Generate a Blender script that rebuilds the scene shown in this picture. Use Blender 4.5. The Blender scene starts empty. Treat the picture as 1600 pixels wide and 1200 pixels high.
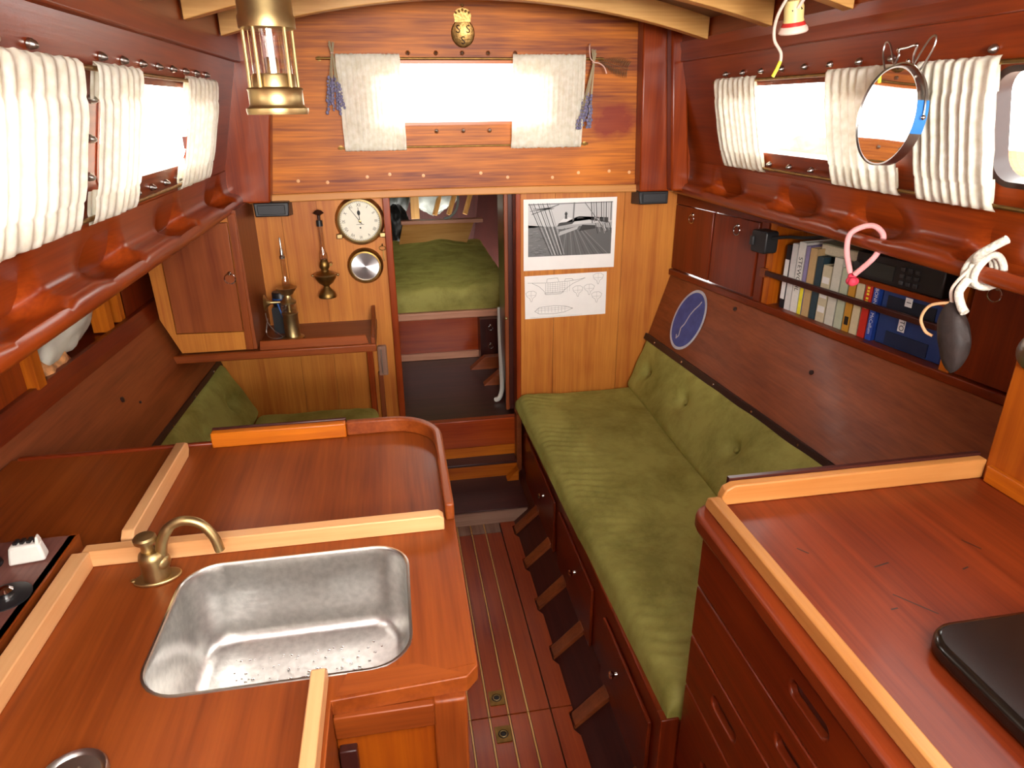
import bpy, bmesh, math, random
from mathutils import Vector, Matrix, noise
random.seed(4)
sc = bpy.context.scene
COL = sc.collection
R = math.radians

# ------------------------------------------------------------------ camera
CAM_Z = 1.55
pitch, yaw, roll = R(22.5), R(9.74), R(0.5)
fw = Vector((math.sin(yaw)*math.cos(pitch), math.cos(yaw)*math.cos(pitch), -math.sin(pitch)))
rt = Vector((math.cos(yaw), -math.sin(yaw), 0)); up = rt.cross(fw)
rx = rt*math.cos(roll) - up*math.sin(roll); ux = rt*math.sin(roll) + up*math.cos(roll)
cd = bpy.data.cameras.new('camera'); cam = bpy.data.objects.new('camera', cd); COL.objects.link(cam)
cd.sensor_width = 36; cd.lens = 36*1050/1600; cd.clip_start = 0.02
cam.matrix_world = Matrix(((rx.x, ux.x, -fw.x, 0), (rx.y, ux.y, -fw.y, 0), (rx.z, ux.z, -fw.z, CAM_Z), (0, 0, 0, 1)))
sc.camera = cam

# ------------------------------------------------------------------ world and lights
w = bpy.data.worlds.new('world'); sc.world = w; w.use_nodes = True
bg = w.node_tree.nodes['Background']; bg.inputs[0].default_value = (1.0, 0.965, 0.92, 1); bg.inputs[1].default_value = 9
def area(name, loc, target, sx, sy, power, col=(1, .95, .88)):
    l = bpy.data.lights.new(name, 'AREA'); l.shape = 'RECTANGLE'; l.size = sx; l.size_y = sy; l.energy = power; l.color = col
    o = bpy.data.objects.new(name, l); COL.objects.link(o); o.location = loc
    o.rotation_euler = (Vector(target)-Vector(loc)).to_track_quat('-Z', 'Y').to_euler(); return o
area('companionway_daylight', (0.3, -1.9, 1.66), (0.3, 2.6, 1.3), 1.2, 0.7, 150)
area('forehatch_daylight', (0.25, 3.3, 1.33), (0.25, 3.5, 0), 0.4, 0.4, .8)  # added fill lamp to brighten the forepeak; no hatch is built above it
sc.view_settings.view_transform = 'Standard'; sc.view_settings.look = 'None'
sc.view_settings.gamma = 1; sc.view_settings.use_curve_mapping = False
sc.view_settings.exposure = 0.4

# ------------------------------------------------------------------ materials
def lin(c):
    if isinstance(c, str): c = [int(c[i:i+2], 16)/255 for i in (0, 2, 4)]
    return tuple(x/12.92 if x <= .04045 else ((x+.055)/1.055)**2.4 for x in c) + (1,)
MATS = {}
def newmat(name):
    m = bpy.data.materials.new(name); m.use_nodes = True; MATS[name] = m
    return m, m.node_tree, m.node_tree.nodes['Principled BSDF']
def plain(name, col, rough=.5, metal=0., noise_amt=.12, nscale=30, bump=0., **kw):
    m, nt, b = newmat(name); N = nt.nodes; L = nt.links
    tc = N.new('ShaderNodeTexCoord'); nz = N.new('ShaderNodeTexNoise'); nz.inputs['Scale'].default_value = nscale; nz.inputs['Detail'].default_value = 4
    L.new(tc.outputs['Object'], nz.inputs['Vector'])
    rp = N.new('ShaderNodeValToRGB'); c = lin(col)
    rp.color_ramp.elements[0].position = .3; rp.color_ramp.elements[1].position = .7
    rp.color_ramp.elements[0].color = tuple(x*(1-noise_amt) for x in c[:3])+(1,); rp.color_ramp.elements[1].color = tuple(min(1, x*(1+noise_amt)) for x in c[:3])+(1,)
    L.new(nz.outputs['Fac'], rp.inputs['Fac']); L.new(rp.outputs['Color'], b.inputs['Base Color'])
    b.inputs['Roughness'].default_value = rough; b.inputs['Metallic'].default_value = metal
    if bump:
        bp = N.new('ShaderNodeBump'); bp.inputs['Strength'].default_value = bump; bp.inputs['Distance'].default_value = .003
        L.new(nz.outputs['Fac'], bp.inputs['Height']); L.new(bp.outputs['Normal'], b.inputs['Normal'])
    for k, v in kw.items(): b.inputs[k.replace('_', ' ')].default_value = v
    return m
def wood(name, dark, light, axis='x', rough=.3, scale=1., coat=.06, streak=.5):
    """varnished timber; grain runs along axis"""
    m, nt, b = newmat(name); N = nt.nodes; L = nt.links
    tc = N.new('ShaderNodeTexCoord'); mp = N.new('ShaderNodeMapping')
    s = {'x': (1.0, 26, 26), 'y': (26, 1.0, 26), 'z': (26, 26, 1.0)}[axis]
    mp.inputs['Scale'].default_value = tuple(a*scale for a in s); L.new(tc.outputs['Object'], mp.inputs['Vector'])
    n1 = N.new('ShaderNodeTexNoise'); n1.inputs['Scale'].default_value = 1.; n1.inputs['Detail'].default_value = 5; n1.inputs['Roughness'].default_value = .6; n1.inputs['Distortion'].default_value = .6
    L.new(mp.outputs['Vector'], n1.inputs['Vector'])
    mp2 = N.new('ShaderNodeMapping'); mp2.inputs['Scale'].default_value = tuple(a*scale*6 for a in s); L.new(tc.outputs['Object'], mp2.inputs['Vector'])
    n2 = N.new('ShaderNodeTexNoise'); n2.inputs['Scale'].default_value = 1.; n2.inputs['Detail'].default_value = 3; L.new(mp2.outputs['Vector'], n2.inputs['Vector'])
    n3 = N.new('ShaderNodeTexNoise'); n3.inputs['Scale'].default_value = 3.5; n3.inputs['Detail'].default_value = 2; L.new(tc.outputs['Object'], n3.inputs['Vector'])
    mx = N.new('ShaderNodeMath'); mx.operation = 'MULTIPLY_ADD'; mx.inputs[1].default_value = streak; L.new(n2.outputs['Fac'], mx.inputs[0]); L.new(n1.outputs['Fac'], mx.inputs[2])
    mx2 = N.new('ShaderNodeMath'); mx2.operation = 'MULTIPLY_ADD'; mx2.inputs[1].default_value = .7; L.new(n3.outputs['Fac'], mx2.inputs[0]); L.new(mx.outputs[0], mx2.inputs[2])
    rp = N.new('ShaderNodeValToRGB'); e = rp.color_ramp.elements; mid = .5+.5*streak+.35
    e[0].position = 0; e[1].position = 1
    mr = N.new('ShaderNodeMapRange'); mr.inputs['From Min'].default_value = mid-.29; mr.inputs['From Max'].default_value = mid+.25
    L.new(mx2.outputs[0], mr.inputs['Value']); L.new(mr.outputs['Result'], rp.inputs['Fac'])
    e[0].color = lin(dark); e[1].color = lin(light)
    L.new(rp.outputs['Color'], b.inputs['Base Color'])
    b.inputs['Specular IOR Level'].default_value = .35; b.inputs['Roughness'].default_value = rough; b.inputs['Coat Weight'].default_value = coat; b.inputs['Coat Roughness'].default_value = .12
    bp = N.new('ShaderNodeBump'); bp.inputs['Strength'].default_value = .08; bp.inputs['Distance'].default_value = .002
    L.new(n2.outputs['Fac'], bp.inputs['Height']); L.new(bp.outputs['Normal'], b.inputs['Normal'])
    return m
for ax in 'xyz':
    wood('red_'+ax, '6a2208', '953d0f', ax); wood('bulk_'+ax, '6e2800', 'c87008', ax, .5, coat=.0, scale=.9, streak=.8); wood('fiddle2_'+ax, 'aa6a30', 'c68a4c', ax, .45, streak=.2)                # dark red mahogany of the cabin sides
    wood('counter_'+ax, '6a2a08', '914616', ax, .42)       # worn mahogany tops
    wood('orange_'+ax, '8a3604', 'c46a10', ax, .4)        # bulkhead and door veneer
    wood('honey_'+ax, 'a0541a', 'c67e30', ax, .45)          # lower bulkhead
    wood('fiddle_'+ax, 'cf9158', 'e5b27c', ax, .45, streak=.2)  # pale fiddles
    wood('beam_'+ax, 'b27c3a', 'd8a865', ax, .4)
    wood('brown_'+ax, '662c12', '8a4622', ax, .38)         # settee back panels
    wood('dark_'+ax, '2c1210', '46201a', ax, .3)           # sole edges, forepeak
    wood('floor_'+ax, '7a2408', 'a04212', ax, .3)
    wood('worn_'+ax, '6b4434', 'a07c68', ax, .4)
    wood('counter2_'+ax, '581a06', '7e3110', ax, .4); wood('amber_'+ax, '7a2c00', 'a45004', ax, .5, coat=0.); wood('worn2_'+ax, '58302a', '80544a', ax, .42); wood('pink_'+ax, 'b2765a', 'd29c80', ax, .4)
    wood('drawer_'+ax, '571a08', '7c2d0e', ax, .3)
    wood('cabdoor_'+ax, '6a2c12', '985026', ax, .35, scale=.7, streak=.3)
plain('brass', 'b49c6c', .40, 1., .12, 40)
plain('old_brass', '8a6c3c', .45, 1., .25, 40)
plain('steel', 'b9b7b2', .3, 1., .08, 60)
plain('chrome', 'd8d8d6', .12, 1., .03)
plain('sink_steel', 'd2d0cc', .33, 1., .12, 90, .12)
plain('black', '1c1c1e', .4, noise_amt=.05)
plain('black_gloss', '17120f', .16, noise_amt=.05)
plain('dark_trim', '2a1410', .4)
plain('white_plastic', 'e6e2d8', .5, noise_amt=.03)
plain('paper', 'e8e4e0', .7, noise_amt=.02)
plain('pages', 'd8ccb0', .8, noise_amt=.08, nscale=200)
plain('rope_white', 'ddd8c8', .8, noise_amt=.25, nscale=160, bump=.6)
plain('rope_pink', 'e8a0a0', .7, noise_amt=.1)
plain('rope_red', 'd83850', .7)
plain('cord_tan', 'd8a878', .7)
plain('cord_beige', 'd8c4b4', .7)
plain('yellow', 'f0e43c', .5)
plain('cream_paint', 'ecd890', .45, noise_amt=.04)
plain('red_paint', 'c8302c', .45)
plain('base_paint', 'ecd0c0', .45, noise_amt=.03)
plain('pod', '2a1e1a', .65, noise_amt=.35, nscale=45, bump=1.)
plain('blue_tape', '2f7ac8', .5)
plain('sticker_blue', '3a4a8c', .45, noise_amt=.22, nscale=25)
plain('sticker_rim', 'b8b8c0', .4)
plain('lavender', '77728f', .9, noise_amt=.35, nscale=300)
plain('stem', 'a89878', .9)
plain('fern', '6a4c30', .9, noise_amt=.3)
plain('twine', 'd8b0a0', .9)
plain('dial', 'dcd6c4', .5, noise_amt=.03)
plain('ink', '1a1a1a', .6)
plain('bag_cloth', 'c4c0b0', .8, noise_amt=.15, nscale=12)
plain('sail_cloth', '8c9088', .8, noise_amt=.3, nscale=10)
plain('bag_print', 'c88c58', .8, noise_amt=.5, nscale=40)
plain('deck_paint', 'd8c0b0', .7)
plain('liner', '4a2a20', .6)
plain('deckhead', '6e3c30', .4)
plain('blue_wire', '2858a0', .4)
plain('emblem_brass', '9c7a48', .4, 1., .3, 120, .3)
def velvet(name, dark, light):
    m, nt, b = newmat(name); N = nt.nodes; L = nt.links
    tc = N.new('ShaderNodeTexCoord'); n1 = N.new('ShaderNodeTexNoise'); n1.inputs['Scale'].default_value = 5; n1.inputs['Detail'].default_value = 7; n1.inputs['Roughness'].default_value = .7; n1.inputs['Distortion'].default_value = .25
    L.new(tc.outputs['Object'], n1.inputs['Vector'])
    rp = N.new('ShaderNodeValToRGB'); rp.color_ramp.elements[0].position = .36; rp.color_ramp.elements[1].position = .6
    rp.color_ramp.elements[0].color = lin(dark); rp.color_ramp.elements[1].color = lin(light)
    L.new(n1.outputs['Fac'], rp.inputs['Fac']); L.new(rp.outputs['Color'], b.inputs['Base Color'])
    b.inputs['Roughness'].default_value = .75; b.inputs['Sheen Weight'].default_value = .5; b.inputs['Sheen Roughness'].default_value = .35; b.inputs['Sheen Tint'].default_value = lin('c8c860')
    n2 = N.new('ShaderNodeTexNoise'); n2.inputs['Scale'].default_value = 900; L.new(tc.outputs['Object'], n2.inputs['Vector'])
    bp = N.new('ShaderNodeBump'); bp.inputs['Strength'].default_value = .15; bp.inputs['Distance'].default_value = .001
    L.new(n2.outputs['Fac'], bp.inputs['Height']); L.new(bp.outputs['Normal'], b.inputs['Normal'])
velvet('velvet', '7a722c', '9e974a')
def cloth_curtain(name, tl):
    m, nt, b = newmat(name); N = nt.nodes; L = nt.links
    out = N['Material Output']; tr = N.new('ShaderNodeBsdfTranslucent'); mx = N.new('ShaderNodeMixShader'); mx.inputs[0].default_value = tl
    tc = N.new('ShaderNodeTexCoord'); n1 = N.new('ShaderNodeTexNoise'); n1.inputs['Scale'].default_value = 60; n1.inputs['Detail'].default_value = 3; L.new(tc.outputs['Object'], n1.inputs['Vector'])
    rp = N.new('ShaderNodeValToRGB'); rp.color_ramp.elements[0].color = lin('e2dcc6'); rp.color_ramp.elements[1].color = lin('f6f2e4'); rp.color_ramp.elements[0].position = .3; rp.color_ramp.elements[1].position = .7
    L.new(n1.outputs['Fac'], rp.inputs['Fac']); L.new(rp.outputs['Color'], b.inputs['Base Color']); L.new(rp.outputs['Color'], tr.inputs['Color'])
    b.inputs['Roughness'].default_value = .9
    L.new(b.outputs[0], mx.inputs[1]); L.new(tr.outputs[0], mx.inputs[2]); L.new(mx.outputs[0], out.inputs[0])
cloth_curtain('curtain', .12); cloth_curtain('thin_curtain', .32)
def glassmat(name, tint=(1, 1, 1), refl=.08):
    m, nt, b = newmat(name); N = nt.nodes; L = nt.links; out = N['Material Output']
    t = N.new('ShaderNodeBsdfTransparent'); t.inputs[0].default_value = tint+(1,); g = N.new('ShaderNodeBsdfGlossy'); g.inputs['Roughness'].default_value = .03
    lw = N.new('ShaderNodeLayerWeight'); lw.inputs[0].default_value = .3; mt = N.new('ShaderNodeMath'); mt.operation = 'MULTIPLY_ADD'; mt.inputs[1].default_value = .35; mt.inputs[2].default_value = refl
    L.new(lw.outputs['Facing'], mt.inputs[0]); mx = N.new('ShaderNodeMixShader'); L.new(mt.outputs[0], mx.inputs[0]); L.new(t.outputs[0], mx.inputs[1]); L.new(g.outputs[0], mx.inputs[2]); L.new(mx.outputs[0], out.inputs[0])
glassmat('pane', refl=.03); glassmat('lamp_glass', (.93, .9, .88), .12)
m, nt, b = newmat('mirror'); b.inputs['Metallic'].default_value = 1; b.inputs['Roughness'].default_value = .02; b.inputs['Base Color'].default_value = (.92, .92, .92, 1)
m, nt, b = newmat('brushed_dial'); b.inputs['Metallic'].default_value = .9; b.inputs['Roughness'].default_value = .28; b.inputs['Base Color'].default_value = (.75, .75, .76, 1); b.inputs['Anisotropic'].default_value = .85
tg = nt.nodes.new('ShaderNodeTangent'); tg.direction_type = 'RADIAL'; tg.axis = 'Y'; nt.links.new(tg.outputs[0], b.inputs['Tangent'])
m, nt, b = newmat('print'); at_ = nt.nodes.new('ShaderNodeAttribute'); at_.attribute_name = 'Col'; nt.links.new(at_.outputs['Color'], b.inputs['Base Color']); b.inputs['Roughness'].default_value = .35
def M(n): return MATS[n]
def solid(hexc):
    n = 'solid_'+hexc
    return MATS[n] if n in MATS else plain(n, hexc, .5, noise_amt=.05, nscale=80)

# ------------------------------------------------------------------ mesh helpers
_text_cache = {}
def text_geo(body):
    if body in _text_cache: return _text_cache[body]
    c = bpy.data.curves.new('t', 'FONT'); c.body = body; c.align_x = 'CENTER'; c.align_y = 'CENTER'; c.resolution_u = 3
    o = bpy.data.objects.new('t', c); COL.objects.link(o)
    dg = bpy.context.evaluated_depsgraph_get(); me = bpy.data.meshes.new_from_object(o.evaluated_get(dg))
    r = ([tuple(v.co) for v in me.vertices], [tuple(p.vertices) for p in me.polygons])
    bpy.data.objects.remove(o); bpy.data.curves.remove(c); bpy.data.meshes.remove(me)
    _text_cache[body] = r; return r
class Fr:
    """a flat frame: origin, u, v; w = u x v points out of the face"""
    def __init__(s, o, u, v): s.o = Vector(o); s.u = Vector(u).normalized(); s.v = Vector(v); s.v = (s.v-s.u*s.v.dot(s.u)).normalized(); s.w = s.u.cross(s.v)
    def __call__(s, a, b, c=0): return s.o+s.u*a+s.v*b+s.w*c
class MB:
    def __init__(s): s.v = []; s.f = []; s.c = []
    def add(s, vs, fs, col=None):
        n = len(s.v); s.v += [Vector(p) for p in vs]; s.f += [tuple(i+n for i in f) for f in fs]; s.c += [col]*len(fs); return s
    def box(s, x0, x1, y0, y1, z0, z1):
        return s.add([(x, y, z) for z in (z0, z1) for y in (y0, y1) for x in (x0, x1)], [(0, 2, 3, 1), (4, 5, 7, 6), (0, 1, 5, 4), (2, 6, 7, 3), (0, 4, 6, 2), (1, 3, 7, 5)])
    def fbox(s, F, a0, a1, b0, b1, c0, c1):
        return s.add([F(a, b, c) for c in (c0, c1) for b in (b0, b1) for a in (a0, a1)], [(0, 2, 3, 1), (4, 5, 7, 6), (0, 1, 5, 4), (2, 6, 7, 3), (0, 4, 6, 2), (1, 3, 7, 5)])
    def hexa(s, bot, top):
        return s.add(list(bot)+list(top), [(3, 2, 1, 0), (4, 5, 6, 7), (0, 1, 5, 4), (1, 2, 6, 5), (2, 3, 7, 6), (3, 0, 4, 7)])
    def prism(s, F, poly, c0, c1, col=None):
        n = len(poly); vs = [F(a, b, c0) for a, b in poly]+[F(a, b, c1) for a, b in poly]
        return s.add(vs, [tuple(range(n))[::-1], tuple(range(n, 2*n))]+[(i, (i+1) % n, n+(i+1) % n, n+i) for i in range(n)], col)
    def poly(s, F, pts, c=0, col=None): return s.add([F(a, b, c) for a, b in pts], [tuple(range(len(pts)))], col)
    def line(s, F, p, q, wd, c=0, col=None):
        d = Vector((q[0]-p[0], q[1]-p[1])); 
        if d.length < 1e-9: return s
        n = Vector((-d.y, d.x)).normalized()*wd/2
        return s.poly(F, [(p[0]+n.x, p[1]+n.y), (p[0]-n.x, p[1]-n.y), (q[0]-n.x, q[1]-n.y), (q[0]+n.x, q[1]+n.y)], c, col)
    def tube(s, path, r, n=10, closed=False):
        P = [Vector(p) for p in path]; k = len(P); rs = r if isinstance(r, (list, tuple)) else [r]*k; vs = []
        T = []
        for i in range(k):
            a = P[i-1] if (i or closed) else P[i]; b_ = P[(i+1) % k] if (i < k-1 or closed) else P[i]; T.append((b_-a).normalized())
        nrm = T[0].orthogonal().normalized()
        for i in range(k):
            nrm = (nrm-T[i]*nrm.dot(T[i])); nrm = nrm.normalized() if nrm.length > 1e-6 else T[i].orthogonal().normalized(); bn = T[i].cross(nrm)
            for j in range(n):
                a = 2*math.pi*j/n; vs.append(P[i]+(nrm*math.cos(a)+bn*math.sin(a))*rs[i])
        fs = [(i*n+j, i*n+(j+1) % n, ((i+1) % k)*n+(j+1) % n, ((i+1) % k)*n+j) for i in range(k if closed else k-1) for j in range(n)]
        if not closed: fs += [tuple(range(n))[::-1], tuple(range((k-1)*n, k*n))]
        return s.add(vs, fs)
    def lathe(s, prof, o, axis=(0, 0, 1), n=28):
        ax = Vector(axis).normalized(); u = ax.orthogonal().normalized(); v = ax.cross(u); o = Vector(o); vs = []
        for r, h in prof:
            for j in range(n):
                a = 2*math.pi*j/n; vs.append(o+ax*h+(u*math.cos(a)+v*math.sin(a))*max(r, 1e-5))
        k = len(prof); fs = [(i*n+j, i*n+(j+1) % n, (i+1)*n+(j+1) % n, (i+1)*n+j) for i in range(k-1) for j in range(n)]
        if prof[0][0] > 1e-4: fs.append(tuple(range(n))[::-1])
        if prof[-1][0] > 1e-4: fs.append(tuple(range((k-1)*n, k*n)))
        return s.add(vs, fs)
    def ball(s, c, r, sc3=(1, 1, 1), nu=14, nv=9):
        c = Vector(c); vs = [c+Vector((0, 0, -r*sc3[2]))]
        for i in range(1, nv):
            t = math.pi*i/nv-math.pi/2
            for j in range(nu):
                a = 2*math.pi*j/nu; vs.append(c+Vector((math.cos(t)*math.cos(a)*sc3[0], math.cos(t)*math.sin(a)*sc3[1], math.sin(t)*sc3[2]))*r)
        vs.append(c+Vector((0, 0, r*sc3[2]))); top = len(vs)-1
        fs = [(0, 1+(j+1) % nu, 1+j) for j in range(nu)]
        fs += [(1+i*nu+j, 1+i*nu+(j+1) % nu, 1+(i+1)*nu+(j+1) % nu, 1+(i+1)*nu+j) for i in range(nv-2) for j in range(nu)]
        fs += [(1+(nv-2)*nu+j, 1+(nv-2)*nu+(j+1) % nu, top) for j in range(nu)]
        return s.add(vs, fs)
    def grid(s, fn, nu, nv, closed_u=False, closed_v=False):
        vs = [fn(i/(nu if closed_u else nu-1), j/(nv if closed_v else nv-1)) for i in range(nu) for j in range(nv)]
        fs = [(i*nv+j, ((i+1) % nu)*nv+j, ((i+1) % nu)*nv+(j+1) % nv, i*nv+(j+1) % nv) for i in range(nu if closed_u else nu-1) for j in range(nv if closed_v else nv-1)]
        return s.add(vs, fs)
    def text(s, body, size, F, c=0, sx=1., col=None, rot=0):
        vs, fs = text_geo(body); ca, sa = math.cos(rot), math.sin(rot)
        return s.add([F((x*ca*sx-y*sa)*size, (x*sa*sx+y*ca)*size, c) for x, y, z in vs], fs, col)
    def plate(s, F, outer, holes, c0, c1):
        bm = bmesh.new(); edges = []
        for loop in [outer]+holes:
            vv = [bm.verts.new((a, b, 0)) for a, b in loop]; edges += [bm.edges.new((vv[i], vv[(i+1) % len(vv)])) for i in range(len(vv))]
        bmesh.ops.triangle_fill(bm, use_beauty=True, use_dissolve=False, edges=edges, normal=(0, 0, 1)); bm.verts.index_update()
        co = [(v.co.x, v.co.y) for v in bm.verts]; fs = [tuple(v.index for v in f.verts) for f in bm.faces]
        bm.free()
        s.add([F(a, b, c1) for a, b in co], fs); s.add([F(a, b, c0) for a, b in co], [f[::-1] for f in fs])
        for loop in [outer]+holes:
            n = len(loop); s.add([F(a, b, c0) for a, b in loop]+[F(a, b, c1) for a, b in loop], [(i, (i+1) % n, n+(i+1) % n, n+i) for i in range(n)])
        return s
    def build(s, name, mat, parent=None, smooth=True, bevel=0, solidify=0, loc=None, fix=True, sharp=38):
        me = bpy.data.meshes.new(name)
        if parent is not None: L0 = Vector(parent.get('_o', (0, 0, 0)))
        elif loc is not None: L0 = Vector(loc)
        else:
            xs = [v.x for v in s.v]; ys = [v.y for v in s.v]; L0 = Vector(((min(xs)+max(xs))/2, (min(ys)+max(ys))/2, min(v.z for v in s.v)))
        me.from_pydata([tuple(v-L0) for v in s.v], [], s.f); me.update()
        if fix:
            bm = bmesh.new(); bm.from_mesh(me); bmesh.ops.remove_doubles(bm, verts=bm.verts, dist=1e-6); bmesh.ops.recalc_face_normals(bm, faces=bm.faces); bm.to_mesh(me); bm.free()
        elif any(c is not None for c in s.c):
            ca = me.color_attributes.new('Col', 'FLOAT_COLOR', 'CORNER')
            for p, c in zip(me.polygons, s.c):
                for li in p.loop_indices: ca.data[li].color = c or (1, 1, 1, 1)
        me.materials.append(M(mat) if isinstance(mat, str) else mat)
        if smooth:
            me.polygons.foreach_set('use_smooth', [True]*len(me.polygons)); me.set_sharp_from_angle(angle=R(sharp))
        o = bpy.data.objects.new(name, me); COL.objects.link(o); o['_o'] = tuple(L0)
        if parent is not None: o.parent = parent
        else: o.location = L0
        if bevel:
            b = o.modifiers.new('bevel', 'BEVEL'); b.width = bevel; b.segments = 2; b.limit_method = 'ANGLE'; b.angle_limit = R(40)
        if solidify:
            b = o.modifiers.new('solidify', 'SOLIDIFY'); b.thickness = solidify; b.offset = 0
        return o
def thing(name, label, cat, loc, group=None):
    o = bpy.data.objects.new(name, None); COL.objects.link(o); o.location = loc; o['_o'] = tuple(loc); o.empty_display_size = .05
    return tag(o, label, cat, group)
def tag(o, label, cat, group=None):
    o['label'] = label; o['category'] = cat
    if group: o['group'] = group
    return o
def struct(o, label=None):
    o['kind'] = 'structure'
    if label: o['label'] = label
    return o
def bx(*a): return MB().box(*a)
def rrect(x0, x1, y0, y1, r, n=6):
    pts = []
    for cx, cy, a0 in ((x1-r, y1-r, 0), (x0+r, y1-r, 90), (x0+r, y0+r, 180), (x1-r, y0+r, 270)):
        for i in range(n+1):
            a = R(a0+90*i/n); pts.append((cx+r*math.cos(a), cy+r*math.sin(a)))
    return pts
def circ(cx, cy, r, n=24, ry=None): return [(cx+r*math.cos(2*math.pi*i/n), cy+(ry or r)*math.sin(2*math.pi*i/n)) for i in range(n)]
def sm(a, b, x):
    t = max(0, min(1, (x-a)/(b-a))); return t*t*(3-2*t)
def lerp(a, b, t): return a+(b-a)*t
def nz(x, y, z=0): return noise.noise(Vector((x, y, z)))
def spline(pts, n=8):
    P = [Vector(p) for p in pts]; out = []
    for i in range(len(P)-1):
        a, b, c, d = P[max(i-1, 0)], P[i], P[i+1], P[min(i+2, len(P)-1)]
        for k in range(n):
            t = k/n; out.append(.5*((2*b)+(c-a)*t+(2*a-5*b+4*c-d)*t*t+(3*b-a-3*c+d)*t**3))
    return out+[P[-1]]
def copy_tree(o, delta, parent=None):
    c = o.copy(); COL.objects.link(c); c.parent = parent
    if parent is None: c.location = o.location+Vector(delta)
    for ch in o.children: copy_tree(ch, delta, c)
    return c

# ================================================================== STRUCTURE
XZ = lambda y: Fr((0, y, 0), (1, 0, 0), (0, 0, 1))          # faces -y (towards camera)
ZC, KA, XC = 1.8406, .1925, .29
def arch(x, dz=0): return ZC-KA*(x-XC)**2+dz

# a reddish varnish stain on the upper bulkhead, right of the window
bkm = M('bulk_x'); N = bkm.node_tree.nodes; L = bkm.node_tree.links; pb_ = N['Principled BSDF']; src = pb_.inputs['Base Color'].links[0].from_socket
tcs = N.new('ShaderNodeTexCoord'); mps = N.new('ShaderNodeMapping'); mps.vector_type = 'TEXTURE'; mps.inputs['Location'].default_value = (.535, 0, .235); mps.inputs['Scale'].default_value = (.15, 1, .095)
L.new(tcs.outputs['Object'], mps.inputs['Vector']); nzs = N.new('ShaderNodeTexNoise'); nzs.inputs['Scale'].default_value = 2.2; nzs.inputs['Detail'].default_value = 3; L.new(mps.outputs['Vector'], nzs.inputs['Vector'])
gr = N.new('ShaderNodeTexGradient'); gr.gradient_type = 'SPHERICAL'; L.new(mps.outputs['Vector'], gr.inputs['Vector'])
ml = N.new('ShaderNodeMath'); ml.operation = 'MULTIPLY'; L.new(gr.outputs['Fac'], ml.inputs[0]); L.new(nzs.outputs['Fac'], ml.inputs[1])
mrs = N.new('ShaderNodeMapRange'); mrs.inputs['From Min'].default_value = .10; mrs.inputs['From Max'].default_value = .30; mrs.inputs['To Max'].default_value = .85; L.new(ml.outputs[0], mrs.inputs['Value'])
mxs = N.new('ShaderNodeMix'); mxs.data_type = 'RGBA'; L.new(mrs.outputs['Result'], mxs.inputs['Factor']); L.new(src, mxs.inputs[6]); mxs.inputs[7].default_value = lin('7c1a02'); L.new(mxs.outputs[2], pb_.inputs['Base Color'])

# --- sole (floor)
fl = struct(bx(-.95, 1.25, -.44, 2.63, -.12, -.021).build('floor', 'dark_y'), 'varnished cabin sole with pale inlaid lines')
edges_x = [-.118, .107, .160, .214, .268, .331]
for (y0, y1, mt) in ((.5, 1.343, 'floor_y'), (1.347, 2.196, 'floor_y'), (2.2, 2.268, 'worn_y')):
    for i in range(5):
        bx(edges_x[i]+.0035, edges_x[i+1]-.0035 if i < 4 else .329, y0, y1, -.02, 0).build('plank', mt, fl)
    for x in edges_x[1:5]: bx(x-.0022, x+.0022, y0, y1, -.02, .0004).build('inlay', 'beam_y', fl)
rib_y = [2.20, 1.985, 1.765, 1.545, 1.295, 1.045]
pts = [(.333, .5)]; right = [(.405, .5)]
for (ya, yb, mt) in ((.5, 1.343, 'floor_y'), (1.347, 2.268, 'floor_y')):
    poly = [(.333, ya)]
    ys = sorted([y for y in rib_y if ya < y < yb])
    poly.append((.40, ya))
    for y in ys: poly += [(.425, y-.10), (.378, y-.028), (.378, y+.028), (.41, y+.045)]
    poly += [(.40, yb), (.333, yb)]
    MB().prism(Fr((0, 0, 0), (1, 0, 0), (0, 1, 0)), poly, -.02, 0).build('side_plank', mt, fl, smooth=False)
MB().add([(.37, .5, -.0205), (.37, 2.59, -.0205), (.50, 2.59, .10), (.50, .5, .10)], [(0, 1, 2, 3)]).build('hull_planking', 'dark_y', fl, fix=False)
for i, y in enumerate(rib_y):
    rb = MB().prism(Fr((0, y, 0), (1, 0, 0), (0, 0, 1)), [(.383, -.03), (.383, .004), (.472, .092), (.49, .092), (.49, -.03)], -.022, .022).build('frame_rib', 'brown_x', fl, bevel=.002)
# lifting rings let into the sole
for k, y in enumerate((1.405, 1.285)):
    t = thing('lifting_ring', ('square brass lifting ring in the sole, farther of two' if k == 0 else 'square brass lifting ring in the sole, nearer of two'), 'floor ring', (.189, y, .0005), 'flush lifting rings in the sole')
    MB().plate(Fr((.189, y, 0), (1, 0, 0), (0, 1, 0)), rrect(-.021, .021, -.025, .025, .003, 3), [circ(0, 0, .014, 20)], .0005, .003).build('plate', 'old_brass', t)
    MB().lathe([(.0139, .0005), (.013, .0012), (.0, .0015)], (.189, y, 0)).build('cup', 'black', t)
    MB().tube([(.189+.0095*math.cos(a*.3142), y+.0095*math.sin(a*.3142), .003) for a in range(20)], .0016, 8, True).build('ring', 'brass', t)

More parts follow.
